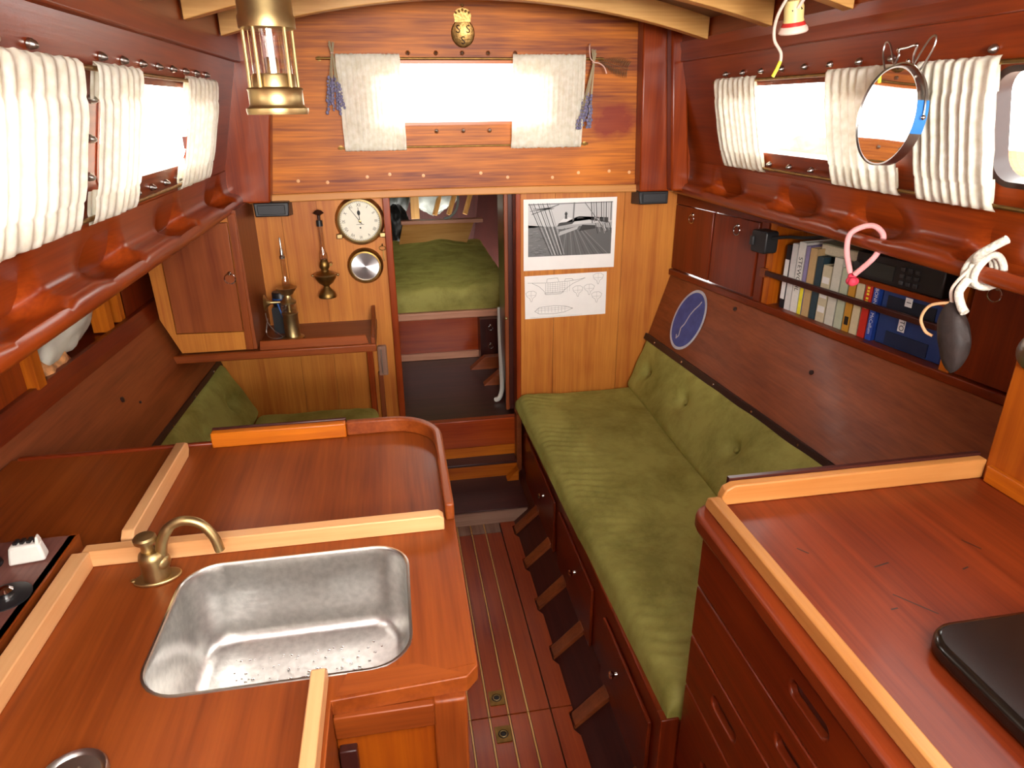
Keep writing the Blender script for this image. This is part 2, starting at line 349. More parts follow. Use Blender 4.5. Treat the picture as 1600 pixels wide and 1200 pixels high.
# --- steps up to the forepeak door
st = thing('companion_step', 'low dark step at the end of the sole with a worn edge', 'step', (.23, 2.4, 0))
bx(-.118, .118, 2.272, 2.53, 0, .058).build('tread', 'dark_x', st, bevel=.002); bx(.122, .454, 2.272, 2.53, 0, .058).build('tread', 'dark_x', st, bevel=.002)
bx(-.118, .453, 2.262, 2.272, 0, .052).build('riser', 'worn_x', st)
st = thing('door_step', 'narrow upper step below the forepeak door', 'step', (.23, 2.57, 0))
bx(-.118, .453, 2.53, 2.592, .0, .118).build('riser', 'orange_x', st); bx(-.118, .453, 2.524, 2.592, .118, .13).build('tread', 'dark_x', st, bevel=.002)
MB().prism(Fr((.452, 2.5, 0), (1, 0, 0), (0, 0, 1)), [(-.05, .058), (0, .058), (0, .11)], -.02, .02).build('rib_end', 'orange_x', st)
bx(.455, .475, 2.535, 2.59, .0, .34).build('side_cheek', 'brown_y', st)

# --- bulkhead (wall_front): lower part with doorway
wf = struct(bx(-1.0, -.02, 2.60, 2.63, .0, 1.30).build('wall_front', 'honey_z', smooth=False), 'varnished lower bulkhead with the forepeak doorway')
for (x0, x1) in ((-.60, -.40), (-.398, -.272), (-.27, -.033)): bx(x0, x1, 2.594, 2.60, .34, 1.29).build('panel', 'honey_z', wf, smooth=False)
for (x0, x1) in ((.474, .62), (.6215, .90), (.9015, 1.20)): bx(x0, x1, 2.594, 2.63, .0, 1.30).build('panel', 'honey_z', wf, smooth=False)
bx(-.12, .475, 2.592, 2.626, -.02, .175).build('threshold_strip', 'orange_x', wf)
bx(-.02, .475, 2.592, 2.628, .175, .305).build('threshold_board', 'floor_x', wf, bevel=.003)
tr = struct(bx(-.034, -.008, 2.575, 2.65, .30, 1.29).build('trim_1', 'red_z', bevel=.003), 'red door jamb on the clock side')
tr = struct(bx(.462, .482, 2.575, 2.65, .13, 1.29).build('trim_2', 'red_z', bevel=.003), 'red door jamb on the picture side')
struct(bx(-.142, -.118, 2.565, 2.60, .30, .775).build('trim_3', 'red_z', bevel=.003), 'red vertical moulding under the lamp shelf')
struct(bx(-.105, -.085, 2.58, 2.60, .30, .56).build('trim_4', 'brown_z', bevel=.003), 'narrow brown moulding beside the doorway')
t = thing('door_catch', 'grey wooden door catch beside the doorway under the shelf', 'catch', (-.08, 2.58, .55))
MB().prism(Fr((-.082, 2.594, .61), (1, 0, 0), (0, 0, 1)), rrect(-.018, .018, -.062, .062, .006, 4), 0, .022).build('body', 'worn_z', t, bevel=.002)
bx(-.088, -.084, 2.566, 2.574, .56, .66).build('groove', 'steel', t)

# upper bulkhead (overhanging), with window opening
up_out = [(-.62, 1.268), (1.20, 1.262)]
n = 24
bot = [(lerp(-.62, 1.20, i/n), 1.262+.012*(1-((i/n-.48)/.5)**2)) for i in range(n+1)]
top = [(lerp(1.20, -.62, i/n), arch(lerp(1.20, -.62, i/n), .09)) for i in range(n+1)]
WB = (-.035, .585, 1.492, 1.692)
wu = struct(MB().plate(XZ(2.56), bot+top, [rrect(*WB, .035)], -.03, 0).build('wall_front_upper', 'bulk_x', smooth=False), 'upper mahogany bulkhead with grain running across')
for (x, z) in ((-.32, 1.31), (-.22, 1.303), (-.08, 1.318), (.0, 1.325), (.12, 1.318), (.33, 1.322), (.43, 1.305), (.60, 1.30), (.70, 1.315), (.82, 1.318), (.90, 1.312)):
    MB().lathe([(.006, 0), (.006, .0015), (0, .0022)], (x, 2.56, z), (0, -1, 0), 12).build('wood_plug', 'fiddle_x', wu)
bm_ = MB(); F0 = XZ(2.56)
tb = [(x, z-.028) for x, z in bot]
bm_.prism(F0, tb+bot[::-1], -.045, .018)
struct(bm_.build('trim_5', 'fiddle2_x', bevel=.004), 'pale arched moulding along the foot of the upper bulkhead')
for nm, (xa, xb, xa2, xb2) in (('trim_6', (-.60, -.415, -.56, -.335)), ('trim_7', (.925, 1.16, .90, 1.12))):
    o = MB().hexa([(xa, 2.50, 1.245), (xb, 2.50, 1.245), (xb, 2.562, 1.245), (xa, 2.562, 1.245)], [(xa2, 2.50, 1.86), (xb2, 2.50, 1.83), (xb2, 2.562, 1.83), (xa2, 2.562, 1.86)]).build(nm, 'red_z', bevel=.006)
    struct(o, 'broad red corner post at the %s end of the bulkhead' % ('port' if nm == 'trim_6' else 'starboard'))
struct(MB().hexa([(1.03, 2.45, 1.25), (1.10, 2.45, 1.25), (1.10, 2.50, 1.25), (1.03, 2.50, 1.25)], [(.985, 2.45, 1.80), (1.04, 2.45, 1.80), (1.04, 2.50, 1.80), (.985, 2.50, 1.80)]).build('trim_8', 'red_z', bevel=.008), 'slim red post in front of the starboard corner post')

# --- cabin sides with windows, leaning slightly inboard at the top
def side_frame(s):
    xb = -.56 if s < 0 else 1.13
    # u along +y for port (face +x): u x v = w ; port: u=-y? choose so that w points inboard
    if s < 0: return Fr((xb, 0, 1.30), (0, 1, 0), (.25, 0, 1))      # w = u x v -> (+x)
    return Fr((xb, 0, 1.30), (0, -1, 0), (-.25, 0, 1))
def sgn(s, y): return y if s < 0 else -y
PW = [(1.385, 2.13), (.42, 1.13)]; SW = [(1.385, 2.13), (.42, 1.13)]
NUTS = {}
def nut(F, a, b, par):
    MB().lathe([(.0078, 0), (.0078, .004), (.0065, .0055), (.0055, .009), (.003, .012), (0, .013)], F(a, b, .001), F.w, 12).build('dome_nut', 'steel', par)
def make_window(idx, F, a0, a1, b0, b1, nuts, label, rim='red_x', rr=.045):
    fr = MB().plate(F, rrect(a0-.004, a1+.004, b0-.004, b1+.004, rr), [rrect(a0+.006, a1-.006, b0+.006, b1-.006, rr-.006)], -.03, .002).build('window_%d' % idx, rim); struct(fr, label)
    MB().prism(F, rrect(a0+.004, a1-.004, b0+.004, b1-.004, rr-.004), -.022, -.017).build('pane', 'pane', fr, smooth=False)
    for a, b in nuts: nut(F, a, b, fr)
for s, nm, wins in ((-1, 'wall_left', PW), (1, 'wall_right', SW)):
    F = side_frame(s); holes = []
    for y0, y1 in wins:
        a0, a1 = sorted((sgn(s, y0), sgn(s, y1))); holes.append(rrect(a0, a1, .113, .312, .045))
    a0, a1 = sorted((sgn(s, -.3), sgn(s, 2.6)))
    wl = struct(MB().plate(F, [(a0, .045), (a1, .045), (a1, .46), (a0, .46)], holes, -.035, 0).build(nm, 'red_y', smooth=False), 'red mahogany %s cabin side' % ('port' if s < 0 else 'starboard'))
F = XZ(2.56)
make_window(1, F, *WB, [(x, 1.468) for x in (-.0, .175, .27, .365, .55)]+[(x, 1.718) for x in (.09, .185, .275, .365, .46)], 'wide bulkhead window glowing white between two curtains', 'orange_x', .035)
for i, (s, (y0, y1)) in enumerate([(-1, PW[0]), (-1, PW[1]), (1, SW[0]), (1, SW[1])]):
    F = side_frame(s); a0, a1 = sorted((sgn(s, y0), sgn(s, y1)))
    nu = [(sgn(s, y0+(y1-y0)*k/7), .345) for k in range(8)]+[(sgn(s, y0+(y1-y0)*k/7), .088) for k in range(8)]
    if i == 0: nu += [(sgn(s, 1.345), z) for z in (.145, .21, .275)]
    make_window(i+2, F, a0, a1, .113, .312, nu, ['port window behind the paired cream curtains', 'port window nearest the galley behind the wide curtain', 'starboard window beside the hanging mirror', 'rounded starboard window at the picture edge'][i], 'dark_trim' if i == 3 else 'red_x')
# carlins and deckhead
for s, nm in ((-1, 'trim_9'), (1, 'trim_10')):
    xw = (-.54, -.445) if s < 0 else (1.025, 1.11)
    struct(bx(xw[0], xw[1], -.3, 2.55, 1.685, 1.87).build(nm, 'red_y', bevel=.004), '%s red deck carlin above the windows' % ('port' if s < 0 else 'starboard'))
g = MB(); nx = 28
for dz, fl_ in ((.062, 0), (.10, 1)):
    g.add([(lerp(-.62, 1.2, i/nx), y, arch(lerp(-.62, 1.2, i/nx), dz)) for y in (.12, 2.6) for i in range(nx+1)], [(i, i+1, nx+2+i, nx+1+i) for i in range(nx)])
struct(g.build('ceiling', 'deckhead', fix=False), 'dark red deckhead between the beams')
for k, y in enumerate((2.25, 1.865, 1.528, 1.16, .80, .45)):
    g = MB(); xs = [lerp(-.44, 1.02, i/30) for i in range(31)]
    g.grid(lambda u, v: Vector((lerp(-.44, 1.02, u), y+(-.019, .019, .019, -.019)[int(round(v*4)) % 4], arch(lerp(-.44, 1.02, u), (0, 0, .064, .064)[int(round(v*4)) % 4]))), 31, 4, closed_v=True)
    g.add([(xs[e], y+dy, arch(xs[e], dz)) for e in (0, -1) for dy, dz in ((-.019, 0), (.019, 0), (.019, .064), (-.019, .064))], [(0, 1, 2, 3), (7, 6, 5, 4)])
    o = g.build('deck_beam', 'beam_x', bevel=.002)
    tag(o, ['pale arched deck beam closest to the bulkhead', 'second pale deck beam counting from the bulkhead', 'third pale deck beam counting from the bulkhead', 'fourth pale deck beam from the bulkhead, above the frame', 'fifth pale deck beam from the bulkhead, over the galley', 'pale deck beam nearest the companionway, overhead'][k], 'beam', 'arched deck beams')
# side decks outside, and hull sides behind the lockers
struct(bx(-1.9, -.585, -.4, 2.7, 1.245, 1.30).build('side_deck_left', 'deck_paint'), 'pale port side deck outside the windows')
struct(bx(1.155, 2.3, -.4, 2.7, 1.245, 1.30).build('side_deck_right', 'deck_paint'), 'pale starboard side deck outside the windows')
struct(bx(1.75, 1.80, -.4, 3.0, 1.30, 1.42).build('bulwark_right', 'pink_y'), 'pinkish bulwark outside the starboard window')
struct(bx(-1.30, -1.25, -.4, 3.0, 1.30, 1.42).build('bulwark_left', 'pink_y'), 'pinkish bulwark outside the port window')
struct(MB().add([(-1.12, -.3, 1.25), (-1.0, 2.65, 1.25), (-.9, 2.65, 0), (-1.0, -.3, 0)], [(0, 1, 2, 3)]).build('wall_hull_left', 'red_y', fix=False), 'dark red port hull side behind the lockers')
struct(MB().add([(1.66, -.3, 1.25), (1.36, 2.65, 1.25), (1.2, 2.65, 0), (1.4, -.3, 0)], [(3, 2, 1, 0)]).build('wall_hull_right', 'red_y', fix=False), 'dark red starboard hull side behind the lockers')

struct(MB().plate(XZ(-.46), [(-1.2, -.1), (1.8, -.1), (1.8, 1.95), (-1.2, 1.95)], [[(-.20, 1.32), (.80, 1.32), (.80, 1.9), (-.20, 1.9)]], -.04, 0).build('wall_back', 'red_x'), 'red aft bulkhead under the companionway')  # added out of view to cut the light coming from behind the camera
# --- grab rails with finger scoops
def rail(s, ends, name, label):
    xb = -.56 if s < 0 else 1.13; sg = -s
    B = [(.016, 1.354), (.012, 1.325), (.012, 1.30), (.014, 1.288), (.022, 1.281), (.032, 1.279), (.042, 1.276), (.050, 1.271), (.055, 1.263), (.057, 1.254), (.056, 1.245), (.052, 1.237), (.045, 1.233), (.02, 1.230), (-.02, 1.230), (-.03, 1.24)]
    S = [(.016, 1.354), (.008, 1.334), (-.006, 1.313), (-.020, 1.291), (-.024, 1.270), (-.012, 1.257), (.010, 1.254), (.034, 1.262), (.050, 1.266), (.057, 1.256), (.056, 1.245), (.052, 1.237), (.045, 1.233), (.02, 1.230), (-.02, 1.230), (-.03, 1.24)]
    ln = .27
    def mask(y):
        m = 0
        for e in ends: m = max(m, sm(e-ln, e-ln+.14, y)*(1-sm(e-.07, e, y)))
        return m
    ys = [lerp(-.25, 2.56, i/330) for i in range(331)]; k = len(B); vs = []; fs = []
    for y in ys:
        q = mask(y)
        for b, c in zip(B, S): vs.append((xb+sg*lerp(b[0], c[0], q), y, lerp(b[1], c[1], q)))
    for i in range(len(ys)-1):
        for j in range(k): fs.append((i*k+j, i*k+(j+1) % k, (i+1)*k+(j+1) % k, (i+1)*k+j))
    return tag(MB().add(vs, fs+[tuple(range(k)), tuple(range(330*k, 331*k))[::-1]]).build(name, 'red_y', sharp=50), label, 'grab rail', 'grab rails under the windows')
rail(-1, [.76, 1.15, 1.51, 1.95, 2.43], 'grab_rail', 'glossy red grab rail with finger scoops under the port windows')
rail(1, [.80, 1.175, 1.545, 1.885, 2.31], 'grab_rail', 'glossy red grab rail with finger scoops under the starboard windows')

# ================================================================== STARBOARD SETTEE
def cushion(name, P, t, disp, mat, label, cat, nu=60, nv=30, r=.05, group=None, flip=False):
    """P = four base corners (u0v0, u1v0, u1v1, u0v1); plump upper face t above, rounded rim"""
    P = [Vector(p) for p in P]; nrm = (P[1]-P[0]).cross(P[3]-P[0]).normalized()*(-1 if flip else 1)
    lu = (P[1]-P[0]).length; lv = (P[3]-P[0]).length; g = MB()
    def ease(q): return .5-.5*math.cos(math.pi*q)
    def wq(q): return lerp(q, ease(q), .75)
    def fn(u, v):
        u, v = wq(u), wq(v)
        base = P[0].lerp(P[1], u).lerp(P[3].lerp(P[2], u), v); d = min(u*lu, (1-u)*lu); e = min(v*lv, (1-v)*lv)
        f = lambda x: math.sqrt(max(0, 1-(1-min(x/r, 1))**2))
        q = f(d)*f(e); return base+nrm*(t*(.35+.65*q) + disp(u, v)*q)
    g.grid(fn, nu, nv); n0 = len(g.v)
    ring = [i*nv for i in range(nu)]+[(nu-1)*nv+j for j in range(1, nv)]+[i*nv+nv-1 for i in range(nu-2, -1, -1)]+[j for j in range(nv-2, 0, -1)]
    base = []
    for i in ring:
        uu, vv = wq((i//nv)/(nu-1)), wq((i % nv)/(nv-1)); base.append(P[0].lerp(P[1], uu).lerp(P[3].lerp(P[2], uu), vv))
    g.add(base, [tuple(range(len(base)))]); k = len(ring)
    g.f += [(ring[i], ring[(i+1) % k], n0+(i+1) % k, n0+i) for i in range(k)]; g.c += [None]*k
    return tag(g.build(name, mat, sharp=70), label, cat, group)
sb = thing('settee', 'dark red starboard settee base with knobbed doors', 'settee', (.7, 1.8, 0))
bx(.484, 1.0, .962, 2.59, .05, .345).build('carcass', 'drawer_y', sb, smooth=False)
bx(.476, .51, .962, 2.59, .325, .36).build('top_rail', 'drawer_y', sb, bevel=.004)
bx(.51, .96, .962, 2.59, .345, .352).build('seat_board', 'brown_y', sb)
bx(.474, .514, .957, .985, .02, .362).build('end_post', 'drawer_z', sb, bevel=.002)
for (y0, y1, ky) in ((1.93, 2.44, 2.09), (1.47, 1.87, 1.64), (1.02, 1.36, 1.23)):
    d = bx(.474, .484, y0, y1, .075, .285).build('door', 'drawer_y', sb, bevel=.003)
    MB().lathe([(.006, 0), (.005, .006), (.009, .011), (.0105, .016), (.008, .020), (0, .0215)], (.474, ky, .215), (-1, 0, 0), 18).build('knob', 'chrome', d)
def seat_disp(u, v):
    y = u*1.6; x = v*.5
    wr = max(0, 1-abs(v-.18)/.30)
    w_ = .0065*wr*math.sin(y*165+7*nz(x*6, y*3)+x*30)*max(0, .45+.9*nz(y*4, x*2+3))
    return w_ + .010*nz(y*2.2, x*3.2) + .004*nz(y*9, x*8) - .012*math.exp(-((u-.62)/.25)**2)*math.exp(-((v-.55)/.35)**2)
cushion('seat_cushion', [(.488, .962, .352), (.458, 2.588, .352), (1.0, 2.588, .352), (.96, .962, .352)], .068, seat_disp, 'velvet', 'long green velvet seat cushion on the starboard settee', 'cushion', 260, 50, .045, flip=True)
BT = [(.07, .45), (.275, .5), (.51, .5), (.72, .5), (.9, .5)]
def back_disp(u, v):
    d = .006*nz(u*9, v*3)
    for a, b in BT: 
        q = ((u-a)*1.6)**2+((v-b)*.24)**2; d -= .030*math.exp(-q/.0009)+.010*math.exp(-q/.005)
    return d
bk = cushion('back_cushion', [(.985, 2.59, .40), (.94, .97, .40), (1.185, .97, .63), (1.072, 2.59, .63)], .045, back_disp, 'velvet', 'buttoned green velvet back cushion along the starboard settee', 'cushion', 170, 36, .03)
P = [Vector(p) for p in [(.985, 2.59, .40), (.94, .97, .40), (1.185, .97, .63), (1.072, 2.59, .63)]]
nb = (P[1]-P[0]).cross(P[3]-P[0]).normalized()
for a, b in BT[:3]:
    c = P[0].lerp(P[1], a).lerp(P[3].lerp(P[2], a), b)+nb*.016; MB().lathe([(.011, -.004), (.010, .002), (.005, .005), (0, .006)], c, nb, 14).build('button', 'velvet', bk)
# cap strip over the back cushion
stp = thing('backrest_strip', 'dark strip with steel screws above the starboard back cushion', 'strip', (1.05, 2.0, .62))
A, B_ = Vector((1.025, 2.592, .637)), Vector((1.150, 1.0, .637)); du = (B_-A)
F = Fr(A, du, (.38, 0, 1)); L_ = du.length
MB().fbox(F, 0, L_, -.012, .014, -.012, .006).build('strip', 'dark_trim', stp, bevel=.002)
for k in range(7): MB().lathe([(.0042, 0), (.004, .0015), (0, .002)], F(.1+k*.235, .001, .006), F.w, 10).build('screw', 'chrome', stp)
# sloping panel behind
def bil(a, b, c, d, off): return lambda u, v: Vector(a).lerp(Vector(b), u).lerp(Vector(d).lerp(Vector(c), u), v)+Vector((off, 0, 0))
def slab(a, b, c, d, off, nu=24, nv=6):
    g = MB().grid(bil(a, b, c, d, 0), nu, nv); g.grid(bil(a, b, c, d, off), nu, nv)
    f0 = bil(a, b, c, d, 0); 
    for e in (lambda t: (t, 0), lambda t: (t, 1), lambda t: (0, t), lambda t: (1, t)):
        g.grid(lambda u, v: f0(*e(u))+Vector((off*v, 0, 0)), nu, 2)
    return g
pn = slab((1.036, 2.592, .645), (1.155, 1.0, .645), (1.400, 1.0, .90), (1.116, 2.592, .90), .025).build('settee_back_panel', 'brown_y', smooth=False)
tag(pn, 'sloping brown panel above the starboard settee with a blue oval sticker', 'panel')
P1, P2, P3 = Vector((1.116, 2.6, .9)), Vector((1.36, 1.22, .9)), Vector((1.036, 2.6, .64))
def on_panel(y, z, off=.001):
    x = lerp(lerp(1.036, 1.155, (2.592-y)/1.592), lerp(1.116, 1.40, (2.592-y)/1.592), (z-.645)/.255); return Vector((x, y, z))
tu = (on_panel(2.2, .77)-on_panel(2.5, .77)).normalized(); tv = (on_panel(2.36, .85)-on_panel(2.36, .70)).normalized()
F = Fr(on_panel(2.36, .772), tu, tv)
if F.w.x > 0: F = Fr(F.o, -tu, tv)
stk = thing('oval_sticker', 'blue oval sticker with a pale rim on the sloping panel', 'sticker', on_panel(2.36, .66))
MB().prism(F, circ(0, 0, .097, 40, .122), .002, .0028).build('rim', 'sticker_rim', stk); MB().prism(F, circ(0, 0, .087, 40, .111), .0028, .0034).build('face', 'sticker_blue', stk)
gm = MB()
for a in ([(-.024, -.085), (-.012, -.07), (-.02, -.04), (-.008, -.02), (.0, .02), (.012, .045), (.03, .07), (.036, .085)], [(-.03, -.07), (-.02, -.085)]):
    for p, q in zip(a[:-1], a[1:]): gm.line(F, p, q, .006, .0038)
gm.build('worn_mark', 'sticker_rim', stk, fix=False)
for y, z in ((2.15, .872), (1.70, .80)):
    pl = MB().lathe([(.008, 0), (.007, .004), (0, .005)], on_panel(y, z), (-.9, -.15, .3), 12).build('plug', 'dark_trim', pn)

# ------------------------------------------------------------------ starboard lockers and book shelf
LA, LB = Vector((1.116, 2.592, 0)), Vector((1.40, 1.0, 0)); ld = (LB-LA).normalized(); ll = (LB-LA).length
LF = Fr(LA, ld, (0, 0, 1))      # a runs aft along the locker face, b = z, w = inboard?
if LF.w.x > 0: LF = Fr(LA, ld, (0, 0, 1)); LF.w = -LF.w
def la(y): return (2.592-y)/(2.592-1.0)*ll
lk = thing('side_locker', 'dark red starboard locker front with ring-pull doors and open book shelf', 'locker', (1.2, 2.0, .90))
MB().fbox(LF, 0, ll, .90, .925, -.02, .012).build('fascia', 'drawer_y', lk, bevel=.003)
MB().fbox(LF, 0, ll, 1.185, 1.24, -.02, .0).build('head_rail', 'drawer_y', lk)
MB().fbox(LF, la(2.02), la(1.36), .905, .922, -.26, -.02).build('book_shelf', 'brown_y', lk)
MB().fbox(LF, la(2.02), la(1.36), .92, 1.24, -.27, -.26).build('shelf_back', 'drawer_y', lk)
for y in (2.03, 1.365): MB().fbox(LF, la(y)-.012, la(y)+.016, .925, 1.19, -.27, .002).build('stile', 'orange_z', lk)
MB().fbox(LF, la(2.07)-.012, la(2.07)+.022, .925, 1.19, -.02, .004).build('stile', 'drawer_z', lk)
def ringpull(par, o, w_, r=.016, v=(0, 0, 1)):
    o = Vector(o); w_ = Vector(w_).normalized(); rg = MB().lathe([(.0075, 0), (.007, .003), (.004, .006), (0, .0075)], o, w_, 14); p = rg.build('boss', 'chrome', par)
    F = Fr(o+w_*.006-Vector((0, 0, r)), Vector((0, 0, 1)).cross(w_), (0, 0, 1))
    MB().tube([F(r*math.cos(a*.2618), r*math.sin(a*.2618)) for a in range(24)], .0019, 8, True).build('ring', 'chrome', par)
for (ya, yb, ry) in ((2.585, 2.345, 2.47), (2.335, 2.095, 2.20), (1.335, 1.02, 1.285)):
    d = MB().fbox(LF, la(ya), la(yb), .93, 1.183, -.014, .004).build('door', 'drawer_z', lk, bevel=.002)
    ringpull(d, LF(la(ry), 1.158, .004), LF.w)
# retaining bar across the books
bar = thing('book_bar', 'dark wooden bar holding the books on the shelf', 'bar', LF(la(1.7), 1.0, .01))
MB().fbox(LF, la(2.02)-.02, la(1.40), 1.02, 1.038, .002, .014).build('bar', 'dark_y', bar, bevel=.003)
MB().fbox(LF, la(2.02)-.03, la(2.02)-.008, 1.015, 1.043, 0, .016).build('end_clip', 'brown_z', bar)
# books: (start y, thickness, height, depth, colour, label, spine text, text colour)
BK = [(1.985, .020, .205, '1c1c20', 'black and white book at the forward end of the shelf', None), (1.962, .026, .215, 'd8d4d0', 'thin white book lying against the black and white one', None),
      (1.934, .030, .225, 'e4e0d8', 'thick white book with grey spine lettering', 'STEWOHL'), (1.902, .016, .218, '8c80a8', 'slim lilac book next to the white lettered one', None),
      (1.884, .030, .215, 'c0a070', 'tan book with a plain cloth spine', None), (1.852, .026, .195, '2c4048', 'dark teal book with a slate spine', None),
      (1.824, .036, .175, 'c8bc9c', 'fat cream book with a soft cover', None), (1.786, .034, .205, 'd2cebe', 'off-white book under the pink loop', None),
      (1.750, .030, .182, 'b8bea4', 'pale sage green book in the middle of the shelf', None), (1.718, .026, .160, 'c89030', 'ochre book with a dark stripe at the foot', None),
      (1.690, .028, .175, 'd8c8a0', 'cream book between the ochre and red ones', None), (1.660, .026, .165, 'c82c20', 'bright red book with yellow spine lettering', None),
      (1.632, .022, .165, '2848a0', 'blue book with white spine lettering beside the red one', 'T BONNIE   McCallum')]
for i, (y, th, h, c, lab, txt) in enumerate(BK):
    a0 = la(y); a1 = a0+th-.002; t = thing('book', lab, 'book', LF((a0+a1)/2, .922, -.03), 'books on the starboard shelf')
    lean = .05*math.sin(i*2.1); FB = Fr(LF((a0+a1)/2, .922, -.026), ld, Vector((0, 0, 1))+ld*lean*.5); FB.w = LF.w
    hw = (a1-a0)/2; dp = .14
    cov = MB().fbox(FB, -hw, -hw+.0025, 0, h, -dp, 0); cov.fbox(FB, hw-.0025, hw, 0, h, -dp, 0); cov.fbox(FB, -hw, hw, 0, h, -.003, .0015); cov.build('cover', solid(c), t)
    MB().fbox(FB, -hw+.0025, hw-.0025, .003, h-.004, -dp+.004, -.003).build('pages', 'pages', t)
    FT = Fr(FB(0, h*.55, .0022), ld, (0, 0, 1)); 
    if FT.w.x > 0: FT = Fr(FB(0, h*.55, .0022), -ld, (0, 0, 1))
    if txt: MB().text(txt, .0155 if i != 2 else .024, FT, 0, rot=-math.pi/2).build('spine_lettering', {2: 'black', 11: 'yellow', 12: 'paper'}[i], t, fix=False)
    if i == 11:
        for b0 in (.085, .094, .103, .112, .124, .133, .142, .151): MB().fbox(FB, -hw*.45, hw*.25, b0, b0+.006, .0015, .002).build('spine_mark', 'yellow', t)
    if i == 0: MB().fbox(FB, -hw, hw, .03, .16, .0015, .0022).build('spine_band', 'paper', t)
    if i == 3: MB().fbox(FB, -hw, hw, .0, .085, .0015, .0022).build('spine_band', 'yellow', t)
    if i == 6:
        for b0 in (.03, .075, .12): MB().fbox(FB, -hw*.8, hw*.8, b0, b0+.02, .0015, .002).build('spine_band', 'paper', t)
    if i == 9: MB().fbox(FB, -hw*.6, hw*.6, .02, .045, .0015, .002).build('spine_band', 'black', t)
bxs = thing('file_box', 'dark blue file boxes with white lettered tabs on the shelf', 'box', LF(la(1.52), .922, -.04)); bxs['label'] = 'dark blue file box with white lettered tabs at the shelf end'
MB().fbox(LF, la(1.605), la(1.40), .922, 1.075, -.2, -.03).build('body', solid('22386e'), bxs, bevel=.004)
MB().fbox(LF, la(1.585), la(1.44), 1.02, 1.062, -.03, -.027).build('label_patch', solid('101828'), bxs)
MB().fbox(LF, la(1.57), la(1.44), .928, .965, -.03, -.026).build('clear_tray', solid('182440'), bxs)
FT = Fr(LF(la(1.525), .992, -.0262), ld, (0, 0, 1))
for da, db, hh_, tx in ((.006, .066, .012, 'I'), (0, .0, .017, 'TO')):
    MB().poly(FT, [(da-.011, db-hh_), (da+.011, db-hh_), (da+.011, db+hh_), (da-.011, db+hh_)], .0012).build('number_tab', 'paper', bxs, fix=False)
    MB().text(tx, .021, Fr(FT(da, db, .0018), FT.u, FT.v), rot=-math.pi/2).build('number', 'black', bxs, fix=False)
# stacked flat folders over the books and the radio
t = thing('flat_folder', 'grey-green folder lying flat across the tops of the books', 'folder', LF(la(1.80), 1.13, -.05))
MB().fbox(LF, la(1.875), la(1.71), 1.118, 1.152, -.16, -.055).build('cover', solid('9a9878'), t, bevel=.002); MB().fbox(LF, la(1.87), la(1.715), 1.122, 1.148, -.162, -.053).build('pages', 'pages', t)
rd = thing('car_radio', 'black radio with buttons above the blue file box', 'radio', LF(la(1.56), 1.09, -.03))
MB().fbox(LF, la(1.70), la(1.425), 1.092, 1.165, -.18, -.012).build('case', 'black', rd, bevel=.004)
MB().fbox(LF, la(1.66), la(1.57), 1.105, 1.145, -.012, -.010).build('display', solid('2a2c28'), rd)
for i in range(3):
    for j in range(3): MB().fbox(LF, la(1.55)+i*.022, la(1.55)+i*.022+.014, 1.102+j*.018, 1.102+j*.018+.012, -.012, -.007).build('button', solid('303032'), rd, bevel=.002)
MB().fbox(LF, la(1.70), la(1.37), 1.078, 1.092, -.2, -.008).build('radio_shelf', 'red_y', lk)
MB().lathe([(.012, 0), (.011, .012), (0, .013)], LF(la(1.685), 1.128, -.012), LF.w, 16).build('knob', solid('303032'), rd)
mc = thing('hand_microphone', 'black handheld radio microphone clipped ahead of the books', 'microphone', LF(la(2.03), 1.12, .03))
MB().prism(Fr(LF(la(2.035), 1.135, .022), ld, (0, 0, 1)), rrect(-.036, .036, -.036, .036, .01, 4), -.02, .03).build('body', 'black', mc, bevel=.004)
MB().fbox(LF, la(2.06)-.012, la(2.06)+.006, 1.12, 1.15, .02, .058).build('push_button', solid('2c2c2e'), mc, bevel=.003)
MB().tube(spline([LF(la(2.0), 1.15, .03), LF(la(1.96), 1.158, .0), LF(la(1.90), 1.165, -.02), LF(la(1.85), 1.175, -.05)]), .005, 8).build('cable', 'black', mc)

# ------------------------------------------------------------------ things hanging on the starboard rail
def loop_obj(name, pts, r, mat, label, cat): return tag(MB().tube(pts, r, 10).build(name, mat), label, cat)
t = thing('pink_loop', 'pink rubber loop with a red knot hanging from the starboard rail', 'loop', (1.06, 1.41, 1.15))
MB().tube(spline([(1.062, 1.416, 1.175), (1.056, 1.435, 1.225), (1.055, 1.43, 1.268), (1.085, 1.405, 1.288), (1.10, 1.378, 1.268), (1.085, 1.372, 1.225), (1.066, 1.405, 1.175)]), .0065, 10).build('loop', 'rope_pink', t)
g = MB(); 
for i in range(7): g.ball((1.064+random.uniform(-.006, .006), 1.41+random.uniform(-.012, .012), 1.160+random.uniform(-.006, .008)), .0095)
g.build('knot', 'rope_red', t)
t = thing('tied_rope', 'white rope knotted round the starboard rail', 'rope', (1.08, 1.085, 1.22))
for dy in (-.012, 0, .012):
    MB().tube([(1.100+.031*math.cos(a*.2618), 1.09+dy+.004*math.sin(a*.5), 1.254+.031*math.sin(a*.2618)) for a in range(24)], .0068, 10, True).build('turn', 'rope_white', t)
MB().tube(spline([(1.07, 1.082, 1.275), (1.055, 1.065, 1.29), (1.06, 1.04, 1.312), (1.065, 1.025, 1.325)]), .008, 10).build('tail', 'rope_white', t)
MB().tube(spline([(1.066, 1.085, 1.24), (1.052, 1.085, 1.215), (1.05, 1.07, 1.192), (1.05, 1.058, 1.182)]), .008, 10).build('tail', 'rope_white', t)
t = thing('seed_pod', 'dark wrinkled seed pod hanging on a tan cord from the starboard rail', 'pod', (1.06, 1.08, 1.06))
g = MB()
